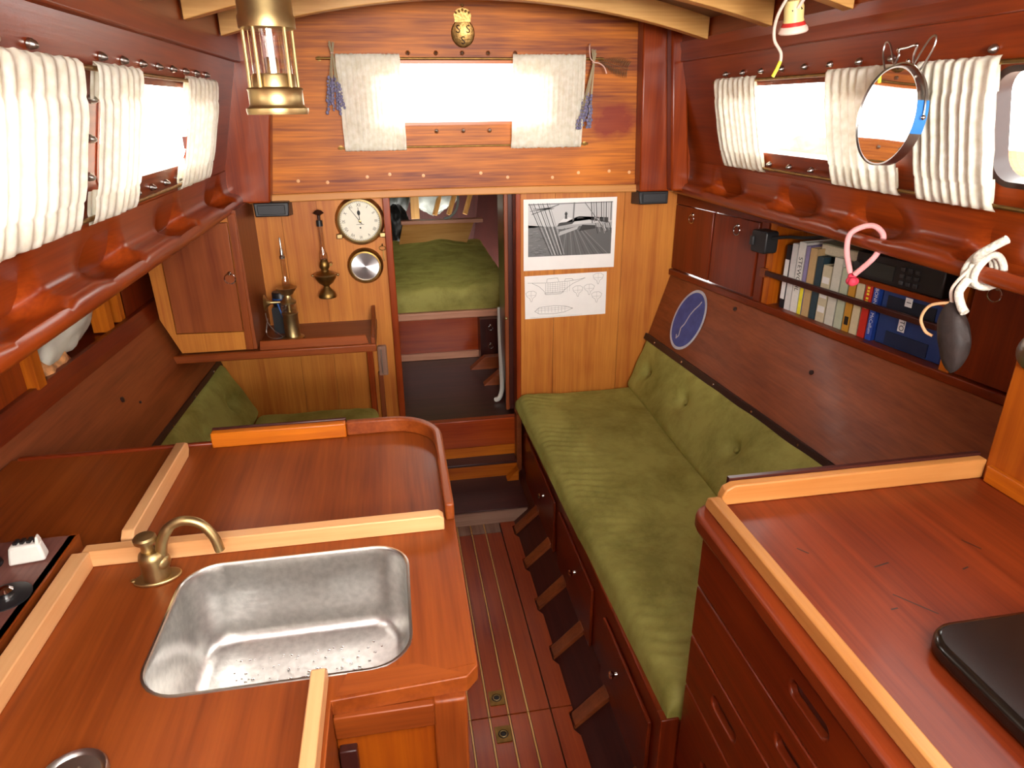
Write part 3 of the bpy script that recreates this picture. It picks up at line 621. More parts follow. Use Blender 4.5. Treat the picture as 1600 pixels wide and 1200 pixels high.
def podf(u, v):
    a = 2*math.pi*u; q = v; r = .030*math.sin(math.pi*min(1, q*.97+.03))**.6*(1+.12*nz(math.cos(a)*2, math.sin(a)*2, q*5)); r = max(r, .0006)
    return Vector((1.056+.8*r*math.cos(a)+.006*math.sin(q*3), 1.098+1.12*r*math.sin(a)-.035*q, 1.192-.135*q))
g.grid(podf, 22, 24, closed_u=True).build('pod', 'pod', t)
MB().tube(spline([(1.056, 1.098, 1.188), (1.05, 1.10, 1.22), (1.07, 1.088, 1.262), (1.10, 1.09, 1.285)]), .0032, 8).build('cord', 'cord_beige', t)
MB().tube(spline([(1.052, 1.100, 1.19), (1.042, 1.135, 1.175), (1.04, 1.148, 1.145), (1.044, 1.135, 1.122), (1.05, 1.12, 1.116)]), .0030, 8).build('cord', 'cord_tan', t)

# ================================================================== STARBOARD CHART TABLE / CHEST
ct = thing('drawer_chest', 'red chest of drawers under the starboard worktop', 'drawer chest', (.8, .6, 0))
bx(.525, 1.08, .05, .955, .02, .842).build('carcass', 'drawer_z', ct, smooth=False)
rows = [(.722, .832), (.605, .718), (.478, .600), (.25, .474)]
for k, (z0, z1) in enumerate(rows):
    F = Fr((.525, .95, 0), (0, -1, 0), (0, 0, 1)); 
    if F.w.x > 0: F.w = -F.w
    yc = (.60, .61, .795, .80)[k]; a1 = .62 if k < 2 else .30
    def drw(a0, a1, ac):
        zc = (z0+z1)/2+.008
        d = MB().plate(F, [(a0, z0), (a1, z0), (a1, z1), (a0, z1)], [rrect(ac-.045, ac+.045, zc-.014, zc+.014, .0139, 8)], .001, .016).build('drawer', 'drawer_y', ct, bevel=.0035)
        MB().prism(F, rrect(ac-.048, ac+.048, zc-.017, zc+.017, .0165, 8), .0005, .003).build('finger_hole', 'dark_y', d)  # dark backing plate paints the shade inside the hole
    drw(.006, a1, .95-yc)
    if k >= 2: drw(.306, .62, .46)
F = Fr((0, 0, .845), (1, 0, 0), (0, 1, 0))
wt = tag(MB().prism(F, [(.49, .05), (1.095, .05), (1.095, .972)]+[(.53+.04*math.cos(a), .932+.04*math.sin(a)) for a in (R(90), R(112), R(135), R(157), R(180))], 0, .035).build('worktop', 'counter2_y', bevel=.008), 'scratched red mahogany worktop on the starboard drawer chest', 'worktop')
tag(MB().prism(Fr((.515, .96, .88), (0, -1, 0), (0, 0, 1)), [(.0, 0), (.9, 0), (.9, .028), (.018, .028), (.006, .022), (.0, .008)], -.02, .0).build('fiddle_rail', 'fiddle2_y', bevel=.003), 'pale wooden fiddle along the inboard edge of the starboard worktop', 'fiddle', 'pale fiddle rails')
tag(MB().prism(Fr((.545, .965, .88), (1, 0, 0), (0, 0, 1)), [(0, 0), (.537, 0), (.537, .040), (.022, .040), (.006, .032), (0, .016)], -.010, .010).build('fiddle_rail', 'fiddle2_x', bevel=.003), 'pale wooden fiddle across the forward end of the starboard worktop', 'fiddle', 'pale fiddle rails')
bx(.565, 1.085, .975, .984, .86, .924).build('fiddle_backing', 'dark_x', wt)
g = MB()
for (x, y, L, a) in ((.70, .75, .03, .2), (.62, .80, .02, 2.2), (.83, .72, .014, .3), (.66, .66, .012, .1), (.90, .76, .03, 2.0), (.72, .64, .06, 2.2)):
    F1 = Fr((x, y, .8803), (1, 0, 0), (0, 1, 0)); g.line(F1, (0, 0), (L*math.cos(a), L*math.sin(a)), .0028)
g.build('scorch_mark', 'dark_trim', wt, fix=False)
sp = bx(1.082, 1.10, .05, .958, .88, 1.235).build('galley_side_panel', 'amber_z', bevel=.003); tag(sp, 'orange wooden panel with a steel knob beside the starboard worktop', 'panel')
bx(1.072, 1.084, .05, .945, .88, .915).build('base_batten', 'orange_y', sp, bevel=.003)
MB().lathe([(.034, 0), (.034, .004), (.028, .012), (.012, .017), (0, .018)], (1.082, .925, 1.145), (-1, 0, 0), 26).build('knob', 'steel', sp)
tag(MB().prism(Fr((0, 0, .881), (1, 0, 0), (0, 1, 0)), rrect(.648, 1.02, .26, .600, .045, 7), 0, .028).build('hob_lid', 'black_gloss', bevel=.008), 'glossy black rounded lid lying on the starboard worktop', 'lid')

# ================================================================== PORT GALLEY
gc = thing('galley_cabinet', 'port galley cabinet with an orange end panel facing aft', 'cabinet', (-.3, .9, 0))
bx(-.80, .045, .66, 1.36, .02, .70).build('carcass', 'drawer_z', gc, smooth=False)
bx(-.80, -.145, .05, .66, .02, .70).build('carcass_aft', 'drawer_z', gc, smooth=False)
bx(.030, .046, .66, 1.36, .70, .855).build('side_apron', 'drawer_y', gc)
bx(-.80, .03, 1.345, 1.36, .70, .855).build('front_apron', 'drawer_y', gc)
bx(-.145, -.118, .05, .64, .02, .858).build('aft_side', 'counter_y', gc)
bx(-.118, .03, .644, .66, .02, .855).build('end_panel', 'amber_z', gc)
bx(.005, .048, .636, .66, .02, .857).build('corner_stile', 'counter_z', gc, bevel=.004)
bx(-.118, .006, .634, .645, .82, .856).build('top_rail', 'counter_x', gc, bevel=.002)
bx(-.116, -.094, .632, .645, .48, .80).build('dark_batten', 'dark_z', gc, bevel=.002); bx(-.094, -.086, .636, .645, .48, .745).build('dark_batten', 'dark_z', gc)  # dark strips stand in for the shade of an open slot
SK = (-.360, -.018, .683, .945)
rc = .11
outer = [(-.815, .05), (-.118, .05), (-.118, .640), (.050, .648), (.066, .665)]+[(.070-rc+rc*math.cos(R(a)), 1.385-rc+rc*math.sin(R(a))) for a in range(0, 91, 10)]+[(-.815, 1.385)]
F = Fr((0, 0, .855), (1, 0, 0), (0, 1, 0))
gt = tag(MB().plate(F, outer, [rrect(*SK, .055, 8)], 0, .025).build('galley_worktop', 'counter_y', bevel=.003), 'worn mahogany galley worktop with the sink let into it', 'worktop')
MB().plate(Fr((0, 0, .8802), (1, 0, 0), (0, 1, 0)), [(-.017, .66), (.062, .668), (.062, .965), (-.017, .965)], [], 0, .0006).build('side_board', 'counter_y', gt)
MB().prism(Fr((0, 0, .8802), (1, 0, 0), (0, 1, 0)), [(-.112, .645), (.052, .652), (-.015, .682), (-.10, .682)], 0, .0007).build('corner_board', 'counter_x', gt)
# sink bowl
snk = thing('sink', 'stainless steel sink with water drops let into the galley worktop', 'sink', (-.19, .81, .72))
x0, x1, y0, y1 = SK; cx, cy = (x0+x1)/2, (y0+y1)/2; N_ = 8
prof = [(1.0, .879), (.992, .876), (.985, .868), (.975, .82), (.965, .775), (.945, .752), (.90, .738), (.82, .732), (.5, .729), (.12, .727), (0.001, .727)]
loopn = len(rrect(x0, x1, y0, y1, .055, N_)); vs = []
for q, z in prof:
    ex = q; 
    r_ = .055
    lp = rrect(x0, x1, y0, y1, r_, N_)
    for a, b in lp: vs.append((cx+(a-cx)*q, cy+(b-cy)*q, z))
fs = [(i*loopn+j, i*loopn+(j+1) % loopn, (i+1)*loopn+(j+1) % loopn, (i+1)*loopn+j) for i in range(len(prof)-1) for j in range(loopn)]
MB().add(vs, fs).build('bowl', 'sink_steel', snk, sharp=80)
rim = rrect(x0-.001, x1+.001, y0-.001, y1+.001, .056, N_)
MB().tube([(a, b, .879) for a, b in rim], .003, 6, True).build('rim_seal', 'steel', snk)
MB().lathe([(.028, .7275), (.026, .7295), (.02, .7285), (.0, .7285)], (cx, cy, 0)).build('drain', 'chrome', snk)
g = MB(); random.seed(8)
for i in range(150):
    a, b = random.uniform(x0+.06, x1-.05), random.uniform(y0+.05, y1-.05)
    g.ball((a, b, .7300+.010*max(0, (abs(a-cx)/(x1-cx))**8)), random.uniform(.0012, .0030), (1, 1, .5), 7, 5)
dr = g.build('water_drops', 'chrome', snk); dr['kind'] = 'stuff'
# raised rim round the forward corner
def sweep_rim(path, h, th, name, mat, parent=None, **k):
    vs = []; fs = []; n_ = len(path)
    for i, p in enumerate(path):
        a = Vector(path[max(i-1, 0)]); b = Vector(path[min(i+1, n_-1)]); t = (b-a).normalized(); nr = Vector((-t.y, t.x))
        for s_, z in ((-.5, .88), (.5, .88), (.5, .88+h), (-.5, .88+h)): vs.append((p[0]+nr.x*th*s_, p[1]+nr.y*th*s_, z))
    for i in range(n_-1):
        for j in range(4): fs.append((i*4+j, i*4+(j+1) % 4, (i+1)*4+(j+1) % 4, (i+1)*4+j))
    fs += [(0, 1, 2, 3), tuple(range((n_-1)*4, n_*4))]
    return MB().add(vs, fs).build(name, mat, parent, **k)
rp = thing('curved_fiddle', 'curved raised wooden rim round the forward corner of the galley worktop', 'rim', (-.1, 1.3, .88))
r2 = .10
arc = [(.060-r2+r2*math.cos(R(a)), 1.375-r2+r2*math.sin(R(a))) for a in range(90, -1, -6)]
sweep_rim([(-.135, 1.375)]+arc+[(.060, 1.20), (.060, 1.0)], .034, .016, 'curved_rim', 'counter_y', rp, bevel=.004)
sweep_rim([(-.415, 1.372), (-.135, 1.372)], .034, .020, 'straight_rim', 'orange_x', rp, bevel=.003)
sweep_rim([(-.415, 1.386), (-.135, 1.386)], .037, .008, 'backing_strip', 'dark_x', rp, bevel=.002)
bx(-.80, -.415, 1.378, 1.390, .86, .886).build('edge_strip', 'drawer_x', rp, bevel=.003)
tag(MB().prism(Fr((-.520, .985, .88), (1, 0, 0), (0, 0, 1)), [(0, 0), (.568, 0), (.568, .022), (.560, .029), (0, .029)], -.011, .011).build('fiddle_rail', 'fiddle_x', bevel=.002), 'pale fiddle running across the worktop behind the sink', 'fiddle', 'pale fiddle rails')
tag(MB().prism(Fr((-.465, 1.345, .88), (0, -1, 0), (0, 0, 1)), [(.012, 0), (0, .012), (0, .026), (.012, .034), (.325, .034), (.336, .024), (.336, 0)], -.010, .010).build('fiddle_rail', 'fiddle_y', bevel=.002), 'short pale fiddle dividing the galley worktop beyond the tap', 'fiddle', 'pale fiddle rails')
tag(MB().prism(Fr((-.520, .974, .88), (0, -1, 0), (0, 0, 1)), [(0, 0), (0, .030), (.85, .030), (.85, 0)], -.013, .013).build('fiddle_rail', 'fiddle_y', bevel=.002), 'long pale fiddle between the stove and the sink worktop', 'fiddle', 'pale fiddle rails')
tag(MB().prism(Fr((-.132, .676, .88), (0, -1, 0), (0, 0, 1)), [(0, 0), (0, .018), (.012, .030), (.5, .030), (.5, 0)], -.009, .009).build('fiddle_rail', 'fiddle_y', bevel=.002), 'pale fiddle at the aft inboard edge beside the orange panel', 'fiddle', 'pale fiddle rails')
# tap
tp = thing('pump_tap', 'brass hand pump tap with a curved spout behind the sink', 'tap', (-.40, .93, .88))
MB().prism(Fr((-.397, .925, .88), (1, .25, 0), (-.25, 1, 0)), circ(0, 0, .034, 26, .020), 0, .006).build('base_flange', 'brass', tp, bevel=.002)
MB().lathe([(.019, 0), (.020, .010), (.0185, .025), (.020, .036), (.018, .044), (.013, .048), (0, .048)], (-.398, .925, .885), n=24).build('pump_body', 'brass', tp)
MB().lathe([(.010, 0), (.0085, .006), (.009, .016), (.016, .018), (.0165, .024), (.014, .027), (0, .028)], (-.403, .927, .931), n=24).build('plunger_knob', 'brass', tp)
MB().ball((-.388, .925, .912), .015).build('spout_boss', 'brass', tp)
MB().tube(spline([(-.386, .925, .915), (-.380, .927, .945), (-.366, .930, .968), (-.345, .932, .975), (-.322, .932, .966), (-.307, .930, .943), (-.301, .928, .918)], 6), [.0085]*12+[.0075]*25, 12).build('spout', 'brass', tp)
MB().lathe([(.004, 0), (.0035, .002), (0, .0025)], (-.430, .918, .886), n=10).build('screw', 'brass', tp)
# stove board and its bits
sv = thing('stove_board', 'dark worn board over the stove at the left edge', 'board', (-.68, .7, .88))
MB().hexa([(-.80, .1, .882), (-.548, .1, .882), (-.548, 1.035, .882), (-.80, 1.03, .882)], [(-.80, .1, .906), (-.548, .1, .906), (-.548, 1.035, .906), (-.80, 1.03, .906)]).build('board', 'worn2_y', sv, bevel=.002)
MB().box(-.560, -.546, .1, 1.036, .880, .906).build('edge', 'counter_y', sv)
wb = thing('white_block', 'white block with black slots on the stove board', 'block', (-.587, .985, .906))
MB().hexa([(-.616, .958, .907), (-.566, .966, .907), (-.570, .990, .907), (-.620, .982, .907)], [(-.611, .962, .937), (-.570, .968, .937), (-.573, .986, .937), (-.614, .980, .937)]).build('body', 'white_plastic', wb, bevel=.004)
for k in range(4):
    bx(-.607+k*.009, -.602+k*.009, .970+k*.0013, .982+k*.0013, .936, .941).build('slot', 'black', wb)
MB().hexa([(-.576, .968, .936), (-.570, .969, .936), (-.573, .985, .936), (-.579, .984, .936)], [(-.574, .970, .948), (-.571, .971, .948), (-.574, .981, .948), (-.576, .980, .948)]).build('tab', 'white_plastic', wb, bevel=.002)
kb = thing('control_knob', 'chrome knob on a black disc on the stove board', 'knob', (-.585, .885, .906))
MB().lathe([(.033, 0), (.033, .002), (.031, .003), (0, .003)], (-.585, .885, .906)).build('disc', 'black', kb)
MB().lathe([(.010, .002), (.009, .008), (.011, .012), (.007, .016), (0, .0165)], (-.584, .885, .906), n=18).build('knob', 'chrome', kb)
kb = thing('control_knob', 'chrome cap with a black ring beside the white block', 'knob', (-.655, .975, .906))
MB().lathe([(.023, 0), (.022, .004), (0, .005)], (-.652, .968, .906)).build('ring', 'black', kb)
MB().lathe([(.019, .004), (.018, .018), (.014, .026), (0, .028)], (-.652, .968, .906), n=20).build('cap', 'chrome', kb)
lid = thing('steel_lid', 'round steel lid with small grips at the bottom edge', 'lid', (-.385, .585, .88))
MB().lathe([(.036, 0), (.036, .006), (.034, .009), (.031, .008), (.028, .005), (0, .005)], (-.385, .580, .881)).build('disc', 'steel', lid)
for dx in (-.009, .006): MB().ball((-.385+dx, .585, .888), .005, (.6, 1, 1.3)).build('grip', 'steel', lid)

# ================================================================== PORT SETTEE AND LOCKERS
pb = thing('berth_base', 'red port berth base under the green cushion', 'berth', (-.4, 2.0, 0))
bx(-.80, -.125, 1.40, 2.59, .05, .35).build('carcass', 'drawer_y', pb, smooth=False)
def pseat(u, v): return .006*nz(u*5, v*4)+.003*math.sin(v*60+nz(u*6, v*6)*5)*max(0, nz(u*4, v*3)+.3)
cushion('seat_cushion', [(-.60, 1.41, .352), (-.118, 1.41, .352), (-.118, 2.588, .352), (-.60, 2.588, .352)], .068, pseat, 'velvet', 'green velvet cushion on the port berth beyond the galley', 'cushion', 50, 60, .04)
def pback(u, v):
    d = .005*nz(u*9, v*3)
    for a, b in ((.12, .5), (.36, .5), (.6, .5)):
        q = ((u-a)*1.2)**2+((v-b)*.26)**2; d -= .028*math.exp(-q/.0009)+.010*math.exp(-q/.005)
    return d
cushion('back_cushion', [(-.615, 2.588, .40), (-.64, 1.41, .40), (-.765, 1.41, .63), (-.728, 2.588, .63)], .045, pback, 'velvet', 'buttoned green velvet back cushion beside the port berth', 'cushion', 130, 34, .03, flip=True)
stp = thing('backrest_strip', 'dark strip with steel screws above the port back cushion', 'strip', (-.70, 2.0, .62))
A, B_ = Vector((-.700, 2.592, .640)), Vector((-.745, 1.41, .640)); F = Fr(A, B_-A, (-.35, 0, 1)); 
if F.w.x < 0: F.w = -F.w
MB().fbox(F, 0, (B_-A).length, -.014, .016, -.012, .006).build('strip', 'dark_trim', stp, bevel=.002)
for k in range(5): MB().lathe([(.0042, 0), (.004, .0015), (0, .002)], F(.1+k*.235, .001, .006), F.w, 10).build('screw', 'chrome', stp)
pp = slab((-.700, 2.592, .65), (-.775, .9, .65), (-.862, .9, .90), (-.785, 2.592, .90), -.025).build('settee_back_panel', 'brown_y', smooth=False)
tag(pp, 'sloping brown panel behind the port berth and galley', 'panel')
for y, z, r_ in ((1.88, .80, .008), (1.95, .76, .004)): MB().lathe([(r_, 0), (r_, .004), (0, .005)], (lerp(-.70, -.775, (2.592-y)/1.692)-.085*(z-.65)/.25, y, z), (.95, 0, .3), 10).build('plug', 'dark_trim', pp)
pk = thing('port_locker', 'dark port locker front with open shelf and pale posts', 'locker', (-.85, 1.8, .9))
MB().hexa([(-.785, 2.592, .90), (-.862, .9, .90), (-.885, .9, .90), (-.81, 2.592, .90)], [(-.800, 2.592, .955), (-.872, .9, .955), (-.885, .9, .955), (-.815, 2.592, .955)]).build('fascia', 'drawer_y', pk, smooth=False)
MB().hexa([(-1.10, 2.58, .93), (-1.10, .9, .93), (-.87, .9, .93), (-.81, 2.58, .93)], [(-1.10, 2.58, .945), (-1.10, .9, .945), (-.87, .9, .945), (-.81, 2.58, .945)]).build('shelf', 'drawer_y', pk)
for (y, m_) in ((1.62, 'orange_z'), (2.06, 'orange_z'), (2.16, 'orange_z')): bx(-.88, -.835, y-.018, y+.018, .95, 1.235).build('post', m_, pk)
bx(-.86, -.835, 2.17, 2.59, .95, 1.235).build('panel', 'drawer_z', pk); bx(-.885, -.86, .9, 1.60, .95, 1.235).build('panel', 'red_z', pk)
bg_ = thing('cloth_bag', 'crumpled white cloth bag with a printed patch on the port shelf', 'bag', (-.92, 1.85, .945))
def bagf(u, v):
    a = 2*math.pi*u; t_ = math.pi*(v-.5); q = 1+.30*nz(math.cos(a)*1.6, math.sin(a)*1.6, v*3)+.12*nz(math.cos(a)*5, math.sin(a)*5, v*8)
    return Vector((-.915+.08*math.cos(t_)*math.cos(a)*q, 1.86+.19*math.cos(t_)*math.sin(a)*q, 1.012+.068*math.sin(t_)*q+.03*math.cos(t_)*math.sin(a)))
MB().grid(bagf, 40, 22, closed_u=True).build('bag', 'bag_cloth', bg_, sharp=80)
def bagp(u, v): return Vector((-.85+.012*nz(u*3, v*3)-.03*v, 1.68+.13*u, .95+.065*v+.012*nz(u*5, v*4, 2)))
MB().grid(bagp, 12, 8).build('printed_patch', 'bag_print', bg_, solidify=.006)
# forward cabinet
pc = thing('locker_cabinet', 'wooden wall cabinet with a ring-pull door at the port end of the bulkhead', 'cabinet', (-.64, 2.45, .765))
F = XZ(2.30)
MB().plate(F, [(-.735, .785), (-.505, .785), (-.500, 1.24), (-.80, 1.24), (-.785, 1.05), (-.783, .905)], [[(-.742, .852), (-.527, .848), (-.521, 1.214), (-.742, 1.214)]], -.02, 0).build('face_frame', 'honey_z', pc, smooth=False)
d = MB().prism(F, [(-.740, .854), (-.529, .850), (-.523, 1.212), (-.740, 1.212)], -.016, -.001).build('door', 'cabdoor_z', pc, bevel=.002)
ringpull(d, F(-.541, 1.050, 0), (0, -1, 0), .017)
MB().prism(F, [(-.527, .785), (-.503, .785), (-.494, 1.24), (-.518, 1.24)], 0, .006).build('edge_moulding', 'counter_z', pc, bevel=.002)
bx(-.505, -.492, 2.30, 2.594, .785, 1.25).build('side_panel', 'brown_z', pc)
sh = thing('lamp_shelf', 'wooden shelf with fiddles carrying the brass lamp', 'shelf', (-.3, 2.45, .765))
bx(-.755, -.092, 2.285, 2.594, .757, .778).build('shelf_board', 'brown_x', sh, smooth=False)
bx(-.76, -.09, 2.275, 2.292, .755, .783).build('edge_moulding', 'counter_x', sh, bevel=.004)
MB().hexa([(-.485, 2.297, .778), (-.115, 2.297, .778), (-.118, 2.305, .778), (-.482, 2.305, .778)], [(-.485, 2.315, .806), (-.125, 2.315, .806), (-.128, 2.325, .806), (-.482, 2.325, .806)]).build('fiddle', 'counter_x', sh, bevel=.002)
MB().prism(Fr((-.108, 2.29, .778), (0, 1, 0), (0, 0, 1)), [(0, -.02), (.30, -.02), (.30, .06), (.27, .058), (.15, .03), (0, .025)], 0, .014).build('end_fiddle', 'counter_y', sh, bevel=.003)

# ================================================================== BULKHEAD FITTINGS
def roman(F, r, size, par, mat):
    g = MB()
    for i, n_ in enumerate(['XII', 'I', 'II', 'III', 'IIII', 'V', 'VI', 'VII', 'VIII', 'IX', 'X', 'XI']):
        a = math.pi/2-2*math.pi*i/12; g.text(n_, size, Fr(F(r*math.cos(a), r*math.sin(a), .0005), F.u*math.cos(a-math.pi/2)+F.v*math.sin(a-math.pi/2), F.v*math.cos(a-math.pi/2)-F.u*math.sin(a-math.pi/2)), sx=.75)
    g.build('numerals', mat, par, fix=False)
ck = thing('ship_clock', 'round brass ship clock with Roman numerals on the bulkhead', 'clock', (-.121, 2.594, 1.07))
F = Fr((-.121, 2.594, 1.162), (1, 0, 0), (0, 0, 1))
MB().lathe([(.090, 0), (.090, .006), (.086, .010), (.083, .030), (.080, .036), (.074, .038), (.072, .030), (.072, .02)], F.o, F.w, 48).build('bezel', 'brass', ck)
MB().lathe([(.0735, .018), (.0735, .021), (0, .0212)], F.o, F.w, 48).build('dial', 'dial', ck)
FD = Fr(F(0, 0, .0215), F.u, F.v); roman(FD, .058, .017, ck, 'ink')
g = MB()
for k in range(60):
    a = 2*math.pi*k/60; g.line(FD, (.068*math.cos(a), .068*math.sin(a)), (.071*math.cos(a), .071*math.sin(a)), .0012, .0004)
for r_ in (.068, .071):
    for k in range(48): g.line(FD, (r_*math.cos(k*.1309), r_*math.sin(k*.1309)), (r_*math.cos((k+1)*.1309), r_*math.sin((k+1)*.1309)), .0005, .0004)
g.poly(FD, circ(0, -.024, .003, 12), .0004); g.line(FD, (-.014, -.012), (.014, -.012), .0015, .0004); g.build('minute_track', 'ink', ck, fix=False)
h = MB(); h.prism(FD, [(-.0014, -.008), (.0014, -.008), (.0008, .050), (-.0008, .050)], 0.001, .0025); h.prism(FD, circ(0, .030, .006, 10, .009), .001, .0025)
fx = Fr(FD.o, FD.u*math.cos(.06)+FD.v*math.sin(.06), FD.v*math.cos(.06)-FD.u*math.sin(.06)); h.v = [fx((v-FD.o).dot(FD.u), (v-FD.o).dot(FD.v), (v-FD.o).dot(FD.w)) for v in h.v]; h.build('hour_hand', 'ink', ck)
h = MB(); t_ = .62; fx = Fr(FD.o, FD.u*math.cos(t_)+FD.v*math.sin(t_), FD.v*math.cos(t_)-FD.u*math.sin(t_)); h.prism(fx, [(-.0013, -.012), (.0013, -.012), (.0005, .064), (-.0005, .064)], .003, .0042); h.build('minute_hand', 'ink', ck)
MB().lathe([(.005, .001), (.005, .005), (.002, .006), (0, .006)], FD.o, FD.w, 16).build('hub', 'brass', ck)
for sx_ in (-1, 1): 
    MB().fbox(F, sx_*.078-.011, sx_*.078+.011, -.062, -.044, .004, .026).build('lug', 'brass', ck, bevel=.003)
    MB().lathe([(.003, 0), (.003, .002), (0, .003)], F(sx_*.086, .005, .009), F.w, 8).build('screw', 'old_brass', ck)
ba = thing('barometer', 'round brass barometer with brushed steel face below the clock', 'barometer', (-.118, 2.594, .925))
F = Fr((-.116, 2.594, .994), (1, 0, 0), (0, 0, 1))
MB().lathe([(.067, 0), (.067, .006), (.065, .010), (.066, .018), (.063, .026), (.058, .034), (.053, .035), (.051, .027), (.051, .022)], F.o, F.w, 44).build('case', 'old_brass', ba)
dial = MB().lathe([(.0525, .021), (.0525, .023), (.001, .0232)], F.o, F.w, 44).build('face', 'brushed_dial', ba)
dial.data.transform(Matrix.Translation(-(F.o-Vector(ba['_o'])))); dial.location = F.o-Vector(ba['_o'])
ky = thing('brass_key', 'small key hanging on a hook beside the clock', 'key', (-.045, 2.585, .98))
F = Fr((-.047, 2.594, 1.07), (1, 0, 0), (0, 0, 1))
MB().tube([F(0, .004, 0), F(0, .004, .014), F(0, -.002, .018), F(0, .004, .022)], .002, 8).build('hook', 'chrome', ky)
MB().tube([F(.012*math.cos(a*.3927), -.012+.008*math.sin(a*.3927), .016) for a in range(16)], .0014, 6, True).build('bow', 'old_brass', ky)
MB().fbox(F, .0, .004, -.06, -.018, .014, .018).build('shank', 'old_brass', ky)
# gimballed wall lamp
wl_ = thing('wall_lamp', 'small aged brass oil lamp with a tall glass chimney under the clock side', 'oil lamp', (-.262, 2.54, .895)); wl_['label'] = 'aged brass oil lamp hung on the bulkhead beside the clock'
o = (-.262, 2.535, .893)
MB().lathe([(.032, 0), (.033, .004), (.027, .020), (.014, .034), (.010, .042), (.013, .046), (.026, .055), (.037, .072), (.040, .084), (.030, .092), (.016, .098), (.013, .104), (0, .104)], o).build('font', 'old_brass', wl_)
MB().lathe([(.041, .083), (.0435, .085), (.041, .088)], o).build('band', 'brass', wl_)
MB().lathe([(.012, .104), (.017, .110), (.019, .122), (.015, .134), (.010, .142), (.008, .142)], o, n=20).build('burner', 'old_brass', wl_)
MB().lathe([(.0145, .128), (.0160, .145), (.0155, .165), (.0105, .178), (.0095, .200), (.0095, .272)], o, n=20).build('chimney', 'lamp_glass', wl_)
MB().lathe([(.011, .282), (.0115, .262), (.0105, .262)], o, n=16).build('chimney_collar', 'black', wl_)
MB().lathe([(.005, .282), (.006, .300), (.020, .308), (.012, .316), (0, .320)], o, n=18).build('smoke_cap', 'dark_trim', wl_)
for sx_ in (-1, 1): MB().ball((o[0]+sx_*.045, o[1], o[2]+.083), .005).build('pivot', 'brass', wl_)
MB().tube([(o[0]+.02, o[1]+.03, o[2]+.115), (o[0]+.02, o[1]+.058, o[2]+.115)], .006, 8).build('bracket', 'old_brass', wl_)
# table lamp on the shelf
tl = thing('shelf_lamp', 'tall brass oil lamp with a side horn standing on the shelf', 'oil lamp', (-.388, 2.42, .778))
o = (-.388, 2.42, .779)
MB().lathe([(.040, 0), (.040, .004), (.028, .008), (.0265, .012), (.0265, .085), (.029, .090), (.029, .094), (.024, .097)], o).build('column', 'brass', tl)
MB().lathe([(.0265, .094), (.028, .112), (.0265, .130)], o, n=22).build('gallery_glass', 'lamp_glass', tl)
MB().lathe([(.008, .094), (.008, .128)], o, n=14).build('inner_tube', 'brass', tl)
MB().lathe([(.026, .128), (.027, .136), (.020, .142), (.014, .148), (.012, .158), (.022, .164), (.023, .168), (.034, .182), (.036, .186), (.030, .186), (.010, .178), (0, .178)], o).build('burner', 'brass', tl)
MB().lathe([(.011, .178), (.0135, .195), (.0125, .212), (.009, .222), (.0085, .290)], o, n=20).build('chimney', 'lamp_glass', tl)
MB().lathe([(.009, .288), (.0095, .296), (.006, .300), (.0055, .318), (.003, .322), (.003, .36), (0, .36)], o, n=14).build('chimney_top', 'steel', tl)
MB().lathe([(.0035, 0), (.0045, .015), (.005, .045), (.008, .052), (.016, .060), (.028, .068), (.029, .0685), (.020, .062), (.006, .055)], (o[0]-.012, o[1], o[2]+.134), (-1, 0, 0), 24).build('horn', 'brass', tl)
t = thing('radio_handset', 'blue and black handset with wires behind the shelf lamp', 'handset', (-.43, 2.50, .778))
MB().prism(Fr((-.43, 2.50, .778), (1, 0, 0), (0, 0, 1)), rrect(-.03, .03, .0, .10, .008, 3), -.02, .02).build('body', 'black', t)
MB().lathe([(.026, .10), (.030, .104), (.030, .150), (.027, .154), (0, .154)], (-.425, 2.50, .778), n=20).build('reel', 'black', t); MB().lathe([(.0305, .118), (.0305, .132)], (-.425, 2.50, .778), n=20).build('band', 'blue_wire', t)
MB().tube(spline([(-.435, 2.47, .90), (-.425, 2.465, .86), (-.41, 2.46, .82), (-.40, 2.455, .79)]), .003, 8).build('blue_wire', 'blue_wire', t)
MB().tube(spline([(-.475, 2.44, .87), (-.47, 2.43, .84), (-.45, 2.42, .81), (-.42, 2.40, .79), (-.46, 2.41, .785), (-.48, 2.43, .80), (-.47, 2.44, .85)]), .0018, 6).build('grey_wire', 'steel', t)
for x, lab in ((-.415, 'black speaker tucked under the moulding above the shelf lamp'), (.985, 'black speaker tucked under the moulding beside the posted photograph')):
    t = thing('speaker', lab, 'speaker', (x, 2.56, 1.20), 'small black speakers under the moulding')
    MB().hexa([(x-.056, 2.50, 1.198), (x+.056, 2.50, 1.198), (x+.06, 2.592, 1.19), (x-.06, 2.592, 1.19)], [(x-.06, 2.51, 1.245), (x+.06, 2.51, 1.245), (x+.06, 2.592, 1.25), (x-.06, 2.592, 1.25)]).build('case', 'black', t, bevel=.004)
    MB().box(x-.046, x+.046, 2.496, 2.503, 1.205, 1.238).build('grille', solid('26282c'), t, bevel=.002)
